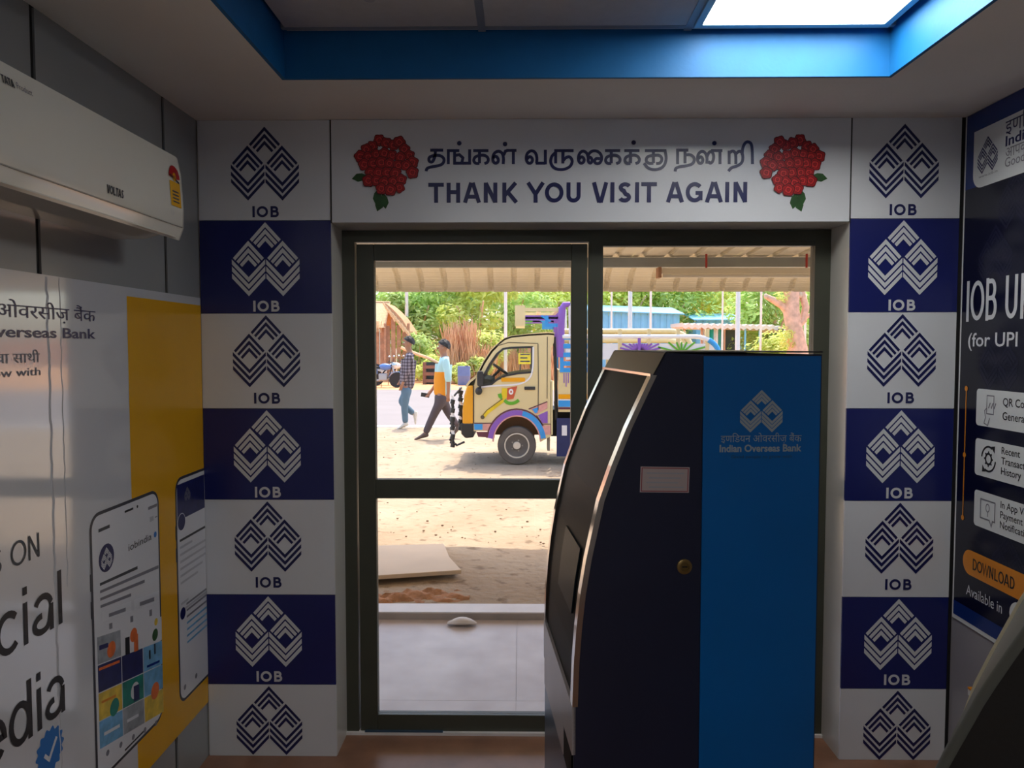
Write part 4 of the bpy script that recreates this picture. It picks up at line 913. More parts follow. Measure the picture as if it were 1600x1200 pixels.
for x in (-4.1, 7.2): bx('post', 'beam_grey', x, x + .08, YBm - .01, YBm + .07, GZ - .02, ZBb, aw)
# tube light batten hung from the beam
YT = 6.22; a = on_y(1030, 425, YT); b = on_y(1290, 420, YT)
tb = empty('tube_light', ((a.x + b.x) / 2, YT, a.z), 'cream tube light batten hanging under the awning', 'light')
MB().prism([(a.x, YT - .05, a.z - .018), (a.x, YT + .03, a.z - .018), (a.x, YT + .02, a.z + .03), (a.x, YT - .03, a.z + .03)], (b.x - a.x, 0, 0)).build('housing', 'tube_white', tb)
MB().tube([(a.x + .02, YT - .06, a.z - .036), (b.x, YT - .06, a.z - .036)], .016, 12).build('tube', 'tube_white', tb, True)
bx('end_cap', 'plank_brown', a.x - .02, a.x + .006, YT - .075, YT + .03, a.z - .05, a.z + .032, tb)
for x in (1104, 1261):
    q = on_y(x, 415, YT).x; MB().tube([(q, YT + .01, a.z + .03), (q, YT + .01, ZBt + .02)], .009, 6).build('hanger', 'wire_red', tb)

# ================================================================== THE TRUCK
TY0 = on_z(807.5, 727, GZ).y                                  # near side of the truck
TWD = 1.46
KT = 4.445
def TP(u, v, Y=TY0): return on_y(700 + u / KT, 470 + v / KT, Y)
TF = Face((0, TY0, 0), (1, 0, 0), UP, (0, -1, 0))
def T2(u, v): p = TP(u, v); return (p.x, p.z)
wc = T2(478, 1012); tk = empty('mini_truck', (wc[0] + 1.2, TY0 + TWD / 2, GZ), 'cream mini truck with orange nose and painted sides parked outside', 'truck')
def shell(name, outer, holes, y0, th, m, parent=tk):          # flat panel in the X-Z plane with holes
    bm = bmesh.new(); eds = []
    for loop in [outer] + holes:
        vs_ = [bm.verts.new((a, y0, b)) for a, b in loop]; eds += [bm.edges.new((vs_[i], vs_[(i + 1) % len(vs_)])) for i in range(len(vs_))]
    r = bmesh.ops.triangle_fill(bm, use_beauty=True, use_dissolve=False, edges=eds)
    g = bmesh.ops.extrude_face_region(bm, geom=bm.faces[:]); bmesh.ops.translate(bm, vec=(0, th, 0), verts=[v for v in g['geom'] if isinstance(v, bmesh.types.BMVert)])
    bmesh.ops.recalc_face_normals(bm, faces=bm.faces)
    mb = MB(); idx = {v: i for i, v in enumerate(bm.verts)}; mb.add([v.co.copy() for v in bm.verts], [tuple(idx[v] for v in f.verts) for f in bm.faces]); bm.free()
    return mb.build(name, m, parent)
archc = (478, 985); arR = 165
arch = [(archc[0] + arR * math.cos(R(a)), archc[1] - (arR + 22) * math.sin(R(a))) for a in range(178, 1, -8)]
cab = [(178, 905), (178, 600), (200, 520), (250, 420), (300, 345), (345, 300), (390, 262), (440, 245), (560, 232), (700, 224), (738, 228), (735, 290), (716, 330), (716, 940), (640, 975)]
outer = [T2(*p) for p in [(178, 905)] + cab[1:-1] + [(652, 975)] + arch[::-1] + [(312, 905)]]
win = [(236, 590), (246, 525), (290, 440), (340, 370), (382, 335), (430, 326), (583, 322), (583, 495), (480, 505), (400, 520), (340, 548), (300, 580)]
winp = [T2(*p) for p in win]
shell('cab_side', outer, [winp], TY0, .03, 'truck_cream'); shell('cab_side', outer, [winp], TY0 + TWD - .03, .03, 'truck_cream')
for yy in (TY0 + .012, TY0 + TWD - .016): MB().prism([(a, yy, b) for a, b in winp], (0, .003, 0)).build('side_window', 'cab_glass', tk)
mb = MB(); wl_ = winp + [winp[0]]; stroke(mb, TF, wl_, .028, .004); mb.build('window_seal', 'truck_black', tk)
def strip(name, pts, m, y0=TY0, y1=TY0 + TWD, th=.03):        # sheet following an outline across the width
    P = [T2(*p) for p in pts]; n = len(P); Q = []
    L, Rr = ribbon(P, th); mb = MB(); vs_ = []
    for (a, b), (c, d) in zip(L, Rr): vs_ += [(a, y0, b), (a, y1, b), (c, y1, d), (c, y0, d)]
    fs = []
    for i in range(n - 1):
        for j in range(4): k = (j + 1) % 4; fs.append((i * 4 + j, i * 4 + k, i * 4 + 4 + k, i * 4 + 4 + j))
    fs += [(0, 1, 2, 3), (n * 4 - 4, n * 4 - 3, n * 4 - 2, n * 4 - 1)]
    return mb.add(vs_, fs).build(name, m, tk, True)
strip('roof', [(345, 303), (392, 266), (440, 249), (560, 236), (700, 228), (736, 232)], 'truck_cream', TY0 + .0, TY0 + TWD)
strip('roof_ridge', [(545, 236), (690, 222), (742, 226)], 'truck_cream', TY0 + .1, TY0 + TWD - .1, .03)
strip('windscreen', [(205, 515), (252, 424), (302, 348), (345, 306)], 'cab_glass', TY0 + .08, TY0 + TWD - .08, .008)
for y0_, y1_ in ((TY0, TY0 + .08), (TY0 + TWD - .08, TY0 + TWD)): strip('windscreen_pillar', [(205, 515), (252, 424), (302, 348), (345, 306)], 'truck_cream', y0_, y1_, .04)
strip('bonnet', [(126, 596), (150, 562), (178, 540), (206, 516)], 'truck_cream', TY0, TY0 + TWD)
strip('back_panel', [(720, 560), (720, 930)], 'truck_cream'); 
# orange nose corner and grille, bumper
nose = [(100, 858), (100, 760), (112, 660), (132, 588), (176, 588), (176, 858)]
mb = MB(); mb.prism([(a, TY0 - .004, b) for a, b in [T2(*p) for p in nose]], (0, .2, 0)); mb.build('nose_corner', 'truck_orange', tk, bevel=.02)
mb = MB(); mb.prism([(a, TY0 + TWD - .2, b) for a, b in [T2(*p) for p in nose]], (0, .2, 0)); mb.build('nose_corner', 'truck_orange', tk, bevel=.02)
mb = MB(); mb.prism([(a, TY0 + .2, b) for a, b in [T2(*p) for p in nose]], (0, TWD - .4, 0)); mb.build('grille', 'truck_cream', tk, bevel=.02)
bpp = [(86, 850), (180, 850), (180, 948), (120, 955), (92, 925)]
mb = MB(); mb.prism([(a, TY0 - .01, b) for a, b in [T2(*p) for p in bpp]], (0, TWD + .02, 0)); mb.build('bumper', 'truck_black', tk, bevel=.02)
for yy in (TY0 + .22, TY0 + TWD - .34):
    c_ = T2(98, 740); MB().lathe((c_[0] + .01, yy + .06, c_[1]), (-1, 0, 0), [(.085, 0), (.085, .03), (.05, .05), (0, .055)], 20).build('headlamp', 'mirror_glass', tk, True)
# striped guard bars and rope tassels before the nose
for (u, v0, v1, dy, r) in ((30, 655, 1015, -.02, .030), (80, 600, 905, .10, .034), (14, 800, 1000, .14, .022)):
    a_, b_ = TP(u, v0), TP(u - 4, v1); pts = [(a_.x, TY0 + dy, a_.z + (b_.z - a_.z) * k / 12) for k in range(13)]
    mb = MB()
    for k in range(12):
        rr = r * (.7 + .35 * (k % 2)); mb.tube([(p_[0] + .012 * ((k + i) % 2), p_[1], p_[2]) for i, p_ in enumerate(pts[k:k + 2])], rr, 8, 'truck_black' if k % 4 else 'truck_white')
    mb.build('tassel', None, tk)
a_ = T2(80, 690); c_ = T2(110, 860); d_ = T2(10, 960)
MB().tube([(a_[0], TY0 + .10, a_[1]), (a_[0] + .02, TY0 + .10, c_[1]), (c_[0], TY0 + .2, c_[1] - .05)], .02, 8).build('guard_bar', 'truck_black', tk, True)
MB().tube([(d_[0], TY0 + .0, d_[1]), ((d_[0] + c_[0]) / 2, TY0 + .03, d_[1] - .09), (c_[0], TY0 + .08, d_[1] - .05)], .016, 8).build('guard_bar', 'truck_black', tk, True)
a_ = T2(42, 660); b_ = T2(90, 605); MB().tube([(a_[0], TY0 + .0, a_[1]), (b_[0], TY0 + .1, b_[1])], .014, 8).build('guard_bar', 'truck_black', tk, True)
# door lines, handle, mirror, painted bands
def tstroke(name, pts, w, m, h=.004, sm=False, parent=tk):
    P = [T2(*p) for p in pts]; mb = MB(); stroke(mb, TF, chaikin(P) if sm else P, w, h); return mb.build(name, m, parent)
tstroke('door_seam', [(625, 300), (628, 560), (626, 760)], .012, 'truck_seam'); tstroke('door_seam', [(178, 590), (178, 850)], .014, 'truck_black')
tstroke('door_seam', [(345, 312), (420, 290), (625, 296)], .010, 'truck_seam')
tstroke('swage_line', [(215, 602), (330, 588), (470, 585), (550, 560), (590, 500), (592, 320)], .022, 'truck_white', .005, True); tstroke('swage_line', [(690, 250), (688, 680)], .010, 'truck_seam')
mb = MB(); P = [T2(*p) for p in rrect(370, 534, 536, 562, 8)]; flat(mb, TF, P, .004, t=.003); mb.build('orange_strip', 'truck_orange', tk)
a_ = T2(568, 607); hd = MB().box(a_[0] - .075, a_[0] + .075, TY0 - .022, TY0 - .004, a_[1] - .022, a_[1] + .022).build('door_handle', 'truck_black', tk, bevel=.008)
mr = MB(); P = [T2(*p) for p in rrect(205, 486, 248, 592, 16)]; mr.prism([(a, TY0 - .12, b) for a, b in P], (0, .06, 0)); mr = mr.build('door_mirror', 'truck_black', tk, bevel=.01)
P = T2(215, 625); MB().ball((P[0], TY0 - .06, P[1]), .05, .04, .055, 12).build('indicator_lamp', 'truck_black', tk, True)
P = T2(225, 595); MB().tube([(P[0], TY0 + .01, P[1] - .04), (P[0], TY0 - .09, P[1] + .02)], .014, 8).build('mirror_arm', 'truck_black', tk, True)
def arch_band(r0, r1, a0, a1, m, name='painted_band', h=.006):
    pts = [(archc[0] + (r0 + r1) / 2 * math.cos(R(a)), archc[1] - ((r0 + r1) / 2 + 22) * math.sin(R(a))) for a in [a0 + (a1 - a0) * k / 14 for k in range(15)]]
    tstroke(name, pts, (r1 - r0) / KT * TY0 / F, m, h)
arch_band(168, 204, 172, 78, 'truck_purple'); arch_band(168, 204, 78, 8, 'truck_blue'); arch_band(160, 169, 178, 2, 'truck_pink'); arch_band(206, 216, 172, 30, 'truck_maroon')
def tpoly(name, pts, m, h=.004): mb = MB(); flat(mb, TF, [T2(*p) for p in pts], h); return mb.build(name, m, tk)
tpoly('painted_patch', [(180, 855), (240, 855), (240, 896), (184, 896)], 'truck_blue'); tpoly('painted_patch', [(242, 855), (318, 855), (318, 900), (242, 898)], 'truck_pink')
tstroke('painted_band', [(180, 850), (330, 850)], .012, 'truck_maroon', .005); tpoly('sill', [(196, 910), (324, 910), (324, 950), (210, 945)], 'truck_maroon', .002)
tstroke('painted_band', [(560, 752), (690, 700)], .014, 'truck_maroon', .005); tpoly('painted_patch', [(575, 752), (690, 705), (690, 745), (610, 790)], 'truck_pink'); tpoly('painted_patch', [(585, 752), (625, 740), (622, 775), (605, 782)], 'truck_blue', .006)
tpoly('painted_patch', [(625, 795), (692, 765), (692, 850), (655, 850)], 'truck_purple'); tstroke('painted_band', [(615, 795), (650, 856), (712, 856)], .012, 'truck_maroon', .006); tpoly('painted_patch', [(650, 865), (712, 865), (712, 930), (655, 930)], 'truck_pink')
# painted horn motif on the door
tstroke('painted_motif', [(238, 812), (275, 770), (385, 688)], .055, 'truck_yellow', .005); tstroke('painted_motif', [(232, 808), (268, 762), (380, 680)], .010, 'truck_seam', .0065); tpoly('painted_motif', disc(240, 808, 14, 14), 'truck_seam', .006)
tpoly('painted_motif', [(376, 605), (420, 608), (432, 655), (384, 690), (372, 650)], 'truck_yellow', .006); tpoly('painted_motif', [(412, 606), (482, 592), (455, 680), (408, 688)], 'truck_red', .0062)
tpoly('painted_motif', disc(438, 632, 16, 20), 'truck_white', .007); tpoly('painted_motif', disc(438, 632, 6, 8), 'truck_red', .0075)
tpoly('painted_motif', [(345, 648), (370, 642), (378, 665), (372, 690), (350, 668)], 'truck_green', .006); tstroke('painted_motif', [(392, 690), (415, 712), (460, 712), (492, 690)], .045, 'truck_green', .006, True)
# wheels
def wheel(cx, yy, out, cz):
    w = MB().lathe((cx, yy, cz), (0, out, 0), [(.19, -.15), (.255, -.15), (.268, -.12), (.268, -.03), (.255, 0), (.19, .006), (.17, -.01)], 36).build('tyre', 'tyre', tk, True)
    MB().lathe((cx, yy, cz), (0, out, 0), [(.175, -.05), (.175, .002), (.16, .004), (.150, -.03), (.115, -.045), (.105, -.015), (.085, -.012), (.06, -.03), (.048, .01), (.0, .012)], 32).build('wheel_rim', 'rim', w, True)
    for k in range(5):
        a = k * 1.2566; MB().lathe((cx + .075 * math.cos(a), yy + out * (-.02), cz + .075 * math.sin(a)), (0, out, 0), [(.012, 0), (.012, .012), (0, .013)], 8).build('wheel_nut', 'rim_dark', w)
wr_ = .268; cz = GZ + wr_
for xx in (wc[0], wc[0] + 2.1):
    wheel(xx, TY0 + .03, -1, cz); wheel(xx, TY0 + TWD - .03, 1, cz)
    MB().tube([(xx, TY0 + .1, cz), (xx, TY0 + TWD - .1, cz)], .04, 8).build('axle', 'truck_black', tk)
mb = MB(); P = [T2(*p) for p in [(archc[0] + (arR + 6) * math.cos(R(a)), archc[1] - (arR + 28) * math.sin(R(a))) for a in range(178, 1, -8)]]; L = P
MB().sweep([[Vector((a, TY0 + .02, b)), Vector((a, TY0 + .3, b)), Vector((a, TY0 + .3, b + .01)), Vector((a, TY0 + .02, b + .01))] for a, b in P]).build('wheel_arch', 'arch_brown', tk)
MB().box(P[0][0] - .04, P[-1][0] + .02, TY0 + .3, TY0 + TWD - .3, cz + .12, P[len(P) // 2][1]).build('engine_bay', 'arch_brown', tk)
# inside the cab
f1 = T2(178, 640); f2 = T2(700, 860)
bx('cab_floor', 'truck_black', f1[0], f2[0], TY0 + .05, TY0 + TWD - .05, T2(0, 760)[1] - .05, T2(0, 760)[1], tk)
d1 = T2(250, 560); MB().prism([(f1[0], TY0 + .06, d1[1] - .2), (d1[0] + .12, TY0 + .06, d1[1] - .2), (d1[0] + .10, TY0 + .06, d1[1] + .02), (f1[0], TY0 + .06, d1[1] + .06)], (0, TWD - .12, 0)).build('dashboard', 'seat_dark', tk)
s1 = T2(420, 490); s2 = T2(585, 435)
for y0_ in (TY0 + .12, TY0 + .80):
    MB().prism([(T2(560, 0)[0], y0_, T2(0, 700)[1]), (T2(620, 0)[0], y0_, T2(0, 700)[1]), (T2(640, 0)[0], y0_, s2[1] + .08), (T2(600, 0)[0], y0_, s2[1] + .08)], (0, .5, 0)).build('seat', 'seat_dark', tk, bevel=.03)
    MB().prism([(T2(430, 0)[0], y0_, T2(0, 640)[1]), (T2(600, 0)[0], y0_, T2(0, 640)[1]), (T2(600, 0)[0], y0_, T2(0, 600)[1]), (T2(440, 0)[0], y0_, T2(0, 600)[1])], (0, .5, 0)).build('seat', 'seat_dark', tk, bevel=.03)
c_ = T2(350, 490); ring = [(c_[0] + .10 * math.cos(a / 24 * 6.283) * 1.0, TY0 + TWD - .42 + .18 * math.sin(a / 24 * 6.283), c_[1] - .10 * math.cos(a / 24 * 6.283) * .7) for a in range(25)]
MB().tube(ring, .016, 8).build('steering_wheel', 'seat_dark', tk, True); MB().tube([(c_[0], TY0 + TWD - .42, c_[1]), (c_[0] - .2, TY0 + TWD - .42, c_[1] - .2)], .02, 8).build('steering_column', 'seat_dark', tk)
MB().tube([(T2(715, 0)[0] + .05, TY0 + .06, T2(0, 250)[1]), (T2(715, 0)[0] + .07, TY0 + .06, T2(0, 500)[1]), (T2(730, 0)[0] + .05, TY0 + .06, T2(0, 830)[1])], .022, 8).build('exhaust_stack', 'truck_black', tk, True)
# chassis and cargo bed
bx0 = T2(768, 0)[0]; bx1 = on_y(1128, 540, TY0).x; zd = T2(0, 745)[1]
bx('chassis', 'truck_black', T2(640, 0)[0], bx1 - .1, TY0 + .35, TY0 + TWD - .35, T2(0, 960)[1], zd - .05, tk)
bx('bed_floor', 'truck_black', bx0, bx1, TY0, TY0 + TWD, zd - .06, zd, tk)
zs1 = T2(0, 480)[1]
for yy in (TY0 - .02, TY0 + TWD - .01): bx('bed_side', 'truck_cream', bx0, bx1, yy, yy + .03, zd - .05, T2(0, 490)[1], tk)
bx('bed_front', 'truck_cream', bx0, bx0 + .03, TY0 + .01, TY0 + TWD - .01, zd, zs1, tk); bx('bed_tailgate', 'truck_cream', bx1 - .03, bx1, TY0 + .01, TY0 + TWD - .01, zd, zs1, tk)
TFb = Face((0, TY0 - .02, 0), (1, 0, 0), UP, (0, -1, 0))
def bpoly(name, x0, x1, v0, v1, m, h=.003, parent=tk):
    z0, z1 = T2(0, v1)[1], T2(0, v0)[1]; mb = MB(); flat(mb, TFb, [(x0, z0), (x1, z0), (x1, z1), (x0, z1)], h, t=.002); return mb.build(name, m, parent)
bpoly('painted_band', bx0, bx1, 690, 735, 'truck_blue'); bpoly('painted_band', bx0, bx1, 738, 752, 'truck_maroon'); bpoly('painted_band', bx0, bx1, 648, 680, 'truck_orange', .004); bpoly('painted_band', bx0, bx1, 682, 690, 'truck_white', .004)
for k in range(12):
    x = bx0 + .07 + k * .2
    if x < bx1 - .1:
        for j in range(3): bpoly('painted_stroke', x + j * .03, x + .012 + j * .03, 500, 570 + 25 * (j % 2), 'truck_purple', .004)
# open rails above the bed side: posts, blue slats, long tubes
xs_ = [bx0 + .02 + (bx1 - bx0 - .25) * k / 5 for k in range(6)]
for yy in (TY0 - .01, TY0 + TWD + .0):
    for k, x in enumerate(xs_): bx('rail_post', 'truck_blue' if k == 0 else 'truck_cream', x, x + .05, yy - .02, yy + .02, T2(0, 490)[1], T2(0, 240)[1] if k == 0 else on_y(1000, 514, TY0).z, tk)
for k, v in enumerate((255, 315, 375, 435, 480)):
    bpoly('lattice_slat', bx0 + .02, bx0 + .60, v - 16, v + 16, 'truck_blue', .012 + .001 * (k % 2))
def long_rail(y_px, r, m, endpx, yy, name='bed_rail'):
    z = on_y(1000, y_px, TY0).z; xe = on_y(endpx, y_px, TY0).x; pts = [(bx0 + .05, yy, z), (xe - .32, yy, z)]
    for k in range(1, 9): t = k / 8 * math.pi / 2; pts.append((xe - .32 + .32 * math.sin(t), yy, z - .26 * (1 - math.cos(t))))
    return MB().tube(pts, r, 10).build(name, m, tk, True)
long_rail(516, .045, 'truck_cream', 1100, TY0 + TWD * .55); long_rail(516, .045, 'truck_cream', 1100, TY0 + TWD)
o = long_rail(526, .032, 'truck_white', 1122, TY0 - .02); long_rail(531, .045, 'truck_cream', 1085, TY0 + TWD * .3)
z = on_y(1000, 526, TY0).z; xe = on_y(1122, 526, TY0).x; pts = [(xe - .32 + .33 * math.sin(k / 8 * math.pi / 2), TY0 - .024, z - .26 * (1 - math.cos(k / 8 * math.pi / 2))) for k in range(3, 9)] + [(xe + .012, TY0 - .024, z - .6)]
MB().tube(pts, .037, 10).build('rail_end', 'truck_blue', tk, True)
za, zb_ = on_y(1000, 548, TY0).z, on_y(1000, 537, TY0).z
bx('top_board', 'truck_white', bx0 + .1, xe - .05, TY0 - .025, TY0 - .005, za - .12, zb_, tk)
def fan(cxp, n, w, m, h):
    c_ = on_y(cxp, 552, TY0); 
    for k in range(n):
        an = R(15 + 150 * k / (n - 1)); d = Vector((math.cos(an), 0, math.sin(an)))
        mb = MB(); L = w / max(.25, math.sin(an)) if abs(math.sin(an)) > .4 else w * 2.2; mb.frame_box(c_ + d * L * .5 + Vector((0, -.035 - .0, 0)), d * L * .5, Vector((0, .004, 0)), Vector((-d.z, 0, d.x)) * .012); mb.build('painted_ray', m, tk)
fan(1000, 13, .13, 'truck_purple', 0); fan(1064, 7, .15, 'truck_green', 0)
bx('painted_post', 'truck_purple', on_y(998, 540, TY0).x - .02, on_y(998, 540, TY0).x + .02, TY0 - .045, TY0 - .03, za, on_y(998, 528, TY0).z, tk)
# tall front posts of the bed and the rack over the cab
px_ = on_y(878, 500, TY0)
for yy in (TY0, TY0 + TWD - .06):
    z0_, z1_ = T2(0, 240)[1], T2(0, 28)[1]; x = T2(783, 0)[0]
    MB().tube([(x, yy, z0_ - .3), (x + .01, yy, (z0_ + z1_) / 2), (x + .02, yy, z1_ - .05), (x + .05, yy, z1_), (x + .13, yy, z1_ + .01)], [.05, .05, .05, .045, .035], 10).build('rack_post', 'truck_purple', tk, True)
    MB().tube([(x + .15, yy, z0_ - .3), (x + .13, yy, z1_)], .03, 8).build('rack_post', 'truck_white', tk, True)
rx0, rx1 = T2(465, 0)[0], T2(775, 0)[0]; rz0, rz1 = T2(0, 175)[1], T2(0, 62)[1]
for yy in (TY0 + .02, TY0 + TWD - .05):
    bx('rack_end', 'truck_cream', rx0, rx0 + .14, yy, yy + .03, rz0, rz1 + .06, tk); bx('rack_green', 'truck_green', rx0 + .142, rx0 + .24, yy, yy + .03, rz0 + .05, rz1 - .08, tk)
    for z_, m in ((rz1, 'truck_cream'), (rz1 - .1, 'truck_purple'), (rz0 + .10, 'truck_purple'), (rz0 + .01, 'truck_blue')): bx('rack_rail', m, rx0 + .14 if m != 'truck_blue' else rx1 - .2, rx1, yy - .002, yy + .028, z_ - .025, z_ + .025, tk)
    a_, b_ = Vector((rx0 + .36, yy, rz1 - .08)), Vector((rx1 - .12, yy, rz0 + .06)); d = (b_ - a_); MB().frame_box((a_ + b_) / 2, d / 2, (0, .012, 0), Vector((-d.z, 0, d.x)).normalized() * .014).build('rack_brace', 'truck_blue', tk)
    bx('rack_brace', 'truck_blue', rx1 - .20, rx1 - .15, yy - .004, yy + .03, rz0, rz1 - .08, tk)
for x in (rx0 + .02, (rx0 + rx1) / 2, rx1 - .06): bx('rack_crossbar', 'truck_cream', x, x + .05, TY0 + .05, TY0 + TWD - .05, rz1 - .03, rz1 + .01, tk)
# navy side box with lettering under the bed
nb = bx('side_box', 'truck_navy', bx0 - .02, bx0 + .9, TY0 + .01, TY0 + .04, T2(0, 1080)[1], T2(0, 815)[1], tk)
for k in range(4): bx('painted_mark', 'truck_white', bx0 + .05 + k * .2, bx0 + .12 + k * .2, TY0 + .004, TY0 + .009, T2(0, 935)[1], T2(0, 865)[1], nb)
bx('mud_flap', 'rim_dark', T2(694, 0)[0], T2(712, 0)[0], TY0 + .06, TY0 + .3, T2(0, 1045)[1], T2(0, 930)[1], tk)

# ================================================================== PEOPLE
def skin_body(name, J, edges, rad, m, parent, root):
    names = list(J); me = bpy.data.meshes.new(name); o0 = ORG[parent]
    me.from_pydata([tuple(Vector(J[k]) - o0) for k in names], [(names.index(a), names.index(b)) for a, b in edges], [])
    o = bpy.data.objects.new(name, me); COL.objects.link(o); o.parent = parent; ORG[o] = o0
    md = o.modifiers.new('skin', 'SKIN'); md.use_smooth_shade = True
    sv = me.skin_vertices[0].data if me.skin_vertices else None
    if sv is None: me.attributes; 
    for i, k in enumerate(names):
        r = rad[k]; sv[i].radius = (r, r) if not isinstance(r, tuple) else r; sv[i].use_root = (k == root)
    sb = o.modifiers.new('subdivision', 'SUBSURF'); sb.levels = 1; sb.render_levels = 2
    me.materials.append(MATS[m]); return o
def person(depth, pts, label, shirt, trousers, shoe, rx=0):
    """pts: pixel positions in the 580,450 crop (4.444 px per photo pixel), with a sideways offset; walks to the left"""
    sc = depth / F / 4.444
    def W3(u, v, dy): q = on_y(580 + u / 4.444, 450 + v / 4.444, depth); return Vector((q.x, depth + dy, q.z))
    J = {k: W3(*p) for k, p in pts.items()}
    foot = W3(pts['ankle_n'][0], pts['ground'][1], 0)
    base = Vector((J['pelvis'].x, depth, GZ)); dz = GZ - foot.z
    for k in J: J[k] = J[k] + Vector((0, 0, dz))
    t = empty('person', base, label, 'person')
    H = J['head']; N = J['neck']
    B = dict(J); B['crown'] = H + Vector((.012, 0, .085)); B['jaw'] = H + Vector((-.018, 0, -.075)); B['spine'] = N * .45 + J['pelvis'] * .55; B['chest'] = N * .8 + J['pelvis'] * .2
    B['face'] = H + Vector((-.035, 0, -.015))
    ed = [('pelvis', 'spine'), ('spine', 'chest'), ('chest', 'neck'), ('neck', 'jaw'), ('jaw', 'head'), ('head', 'crown')]
    rad = {'pelvis': .07, 'spine': .07, 'chest': .085, 'neck': .056, 'jaw': .070, 'head': .096, 'crown': .066}
    for s_ in 'nf':
        ed += [('chest', 'shoulder_' + s_), ('shoulder_' + s_, 'elbow_' + s_), ('elbow_' + s_, 'wrist_' + s_), ('wrist_' + s_, 'palm_' + s_), ('pelvis', 'hip_' + s_), ('hip_' + s_, 'knee_' + s_), ('knee_' + s_, 'ankle_' + s_)]
        d = (J['wrist_' + s_] - J['elbow_' + s_]).normalized(); B['palm_' + s_] = J['wrist_' + s_] + d * .055
        rad.update({'shoulder_' + s_: .056, 'elbow_' + s_: .042, 'wrist_' + s_: .028, 'palm_' + s_: .034, 'hip_' + s_: .06, 'knee_' + s_: .05, 'ankle_' + s_: .040})
        side_ = Vector((0, 1, 0)); fwd = Vector((-1, 0, 0))
        for i in range(4):
            k1, k2 = 'f%d_%s' % (i, s_), 'g%d_%s' % (i, s_); L = (.040, .046, .044, .034)[i]
            B[k1] = B['palm_' + s_] + d * .045 + fwd * (.024 - .016 * i) ; B[k2] = B[k1] + d * L + side_ * (.012 if s_ == 'n' else -.012)
            ed += [('palm_' + s_, k1), (k1, k2)]; rad[k1] = .0095; rad[k2] = .008
        B['t_' + s_] = J['wrist_' + s_] + d * .035 + fwd * .04; ed.append(('palm_' + s_, 't_' + s_)); rad['t_' + s_] = .0105
    for k in ('face', 'ground', 'toe_n', 'toe_f'): B.pop(k, None)
    skin_body('body', B, ed, rad, 'skin', t, 'pelvis')
    # face: nose, eyes, ear, mouth on the head
    fc = MB(); fc.ball(H + Vector((-.098, 0, -.02)), .022, .014, .026, 10, 'skin'); fc.ball(H + Vector((.012, -.086, -.01)), .018, .012, .032, 10, 'skin'); fc.ball(H + Vector((.012, .086, -.01)), .018, .012, .032, 10, 'skin')
    for yy in (-.034, .034): fc.ball(H + Vector((-.080, yy, .010)), .010, .014, .008, 8, 'white_ink'); fc.ball(H + Vector((-.087, yy, .010)), .006, .007, .007, 8, 'hair'); fc.ball(H + Vector((-.084, yy, .032)), .010, .020, .005, 8, 'hair')
    fc.ball(H + Vector((-.084, 0, -.062)), .012, .026, .008, 8, 'dark_red_ink'); fc.build('face_features', None, t, True)
    hr = MB(); rnd = random.Random(4); rings = []
    for i in range(9):
        ring = []
        for k in range(22):
            ph = 2 * math.pi * k / 22; front = .5 - .5 * math.cos(ph); th = R(4 + (i / 8) * (118 - 62 * (1 - front) ** .8)); bump_ = 1 + .06 * math.sin(5 * ph + i) + rnd.uniform(-.03, .03)
            ring.append(H + Vector((.014 - .114 * bump_ * math.sin(th) * math.cos(ph), .098 * bump_ * math.sin(th) * math.sin(ph), .022 + .122 * bump_ * math.cos(th))))
        rings.append(ring)
    hr.sweep(rings).build('hair', 'hair', t, True)
    # shirt and trousers as their own skins
    sj = {'hem': J['pelvis'] + Vector((0, 0, -.10)), 'waist': J['pelvis'] * .75 + N * .25, 'belly': J['pelvis'] * .45 + N * .55, 'chest': J['pelvis'] * .18 + N * .82, 'collar': N + Vector((0, 0, -.02))}
    se = [('hem', 'waist'), ('waist', 'belly'), ('belly', 'chest'), ('chest', 'collar')]; sr = {'hem': (.145, .17), 'waist': (.135, .165), 'belly': (.132, .165), 'chest': (.128, .170), 'collar': .068}
    for s_ in 'nf':
        e_ = J['elbow_' + s_]; w_ = J['wrist_' + s_]; fr_ = .85 if shirt == 'checked_shirt' else .18
        sj['sh_' + s_] = J['shoulder_' + s_]; sj['el_' + s_] = e_; sj['cuff_' + s_] = e_ + (w_ - e_) * fr_
        se += [('chest', 'sh_' + s_), ('sh_' + s_, 'el_' + s_), ('el_' + s_, 'cuff_' + s_)]; sr.update({'sh_' + s_: .076, 'el_' + s_: .064, 'cuff_' + s_: .056})
    so_ = skin_body('shirt', sj, se, sr, shirt, t, 'belly')
    tj = {'waist': J['pelvis'] + Vector((0, 0, .03)), 'seat': J['pelvis'] + Vector((0, 0, -.06))}; te = [('waist', 'seat')]; tr = {'waist': .125, 'seat': .13}
    for s_ in 'nf':
        tj.update({'hp_' + s_: J['hip_' + s_] + Vector((0, 0, -.10)), 'kn_' + s_: J['knee_' + s_], 'hem_' + s_: J['ankle_' + s_] * .96 + J['knee_' + s_] * .04}); te += [('seat', 'hp_' + s_), ('hp_' + s_, 'kn_' + s_), ('kn_' + s_, 'hem_' + s_)]
        tr.update({'hp_' + s_: .098, 'kn_' + s_: .076, 'hem_' + s_: .062})
    skin_body('trousers', tj, te, tr, trousers, t, 'seat')
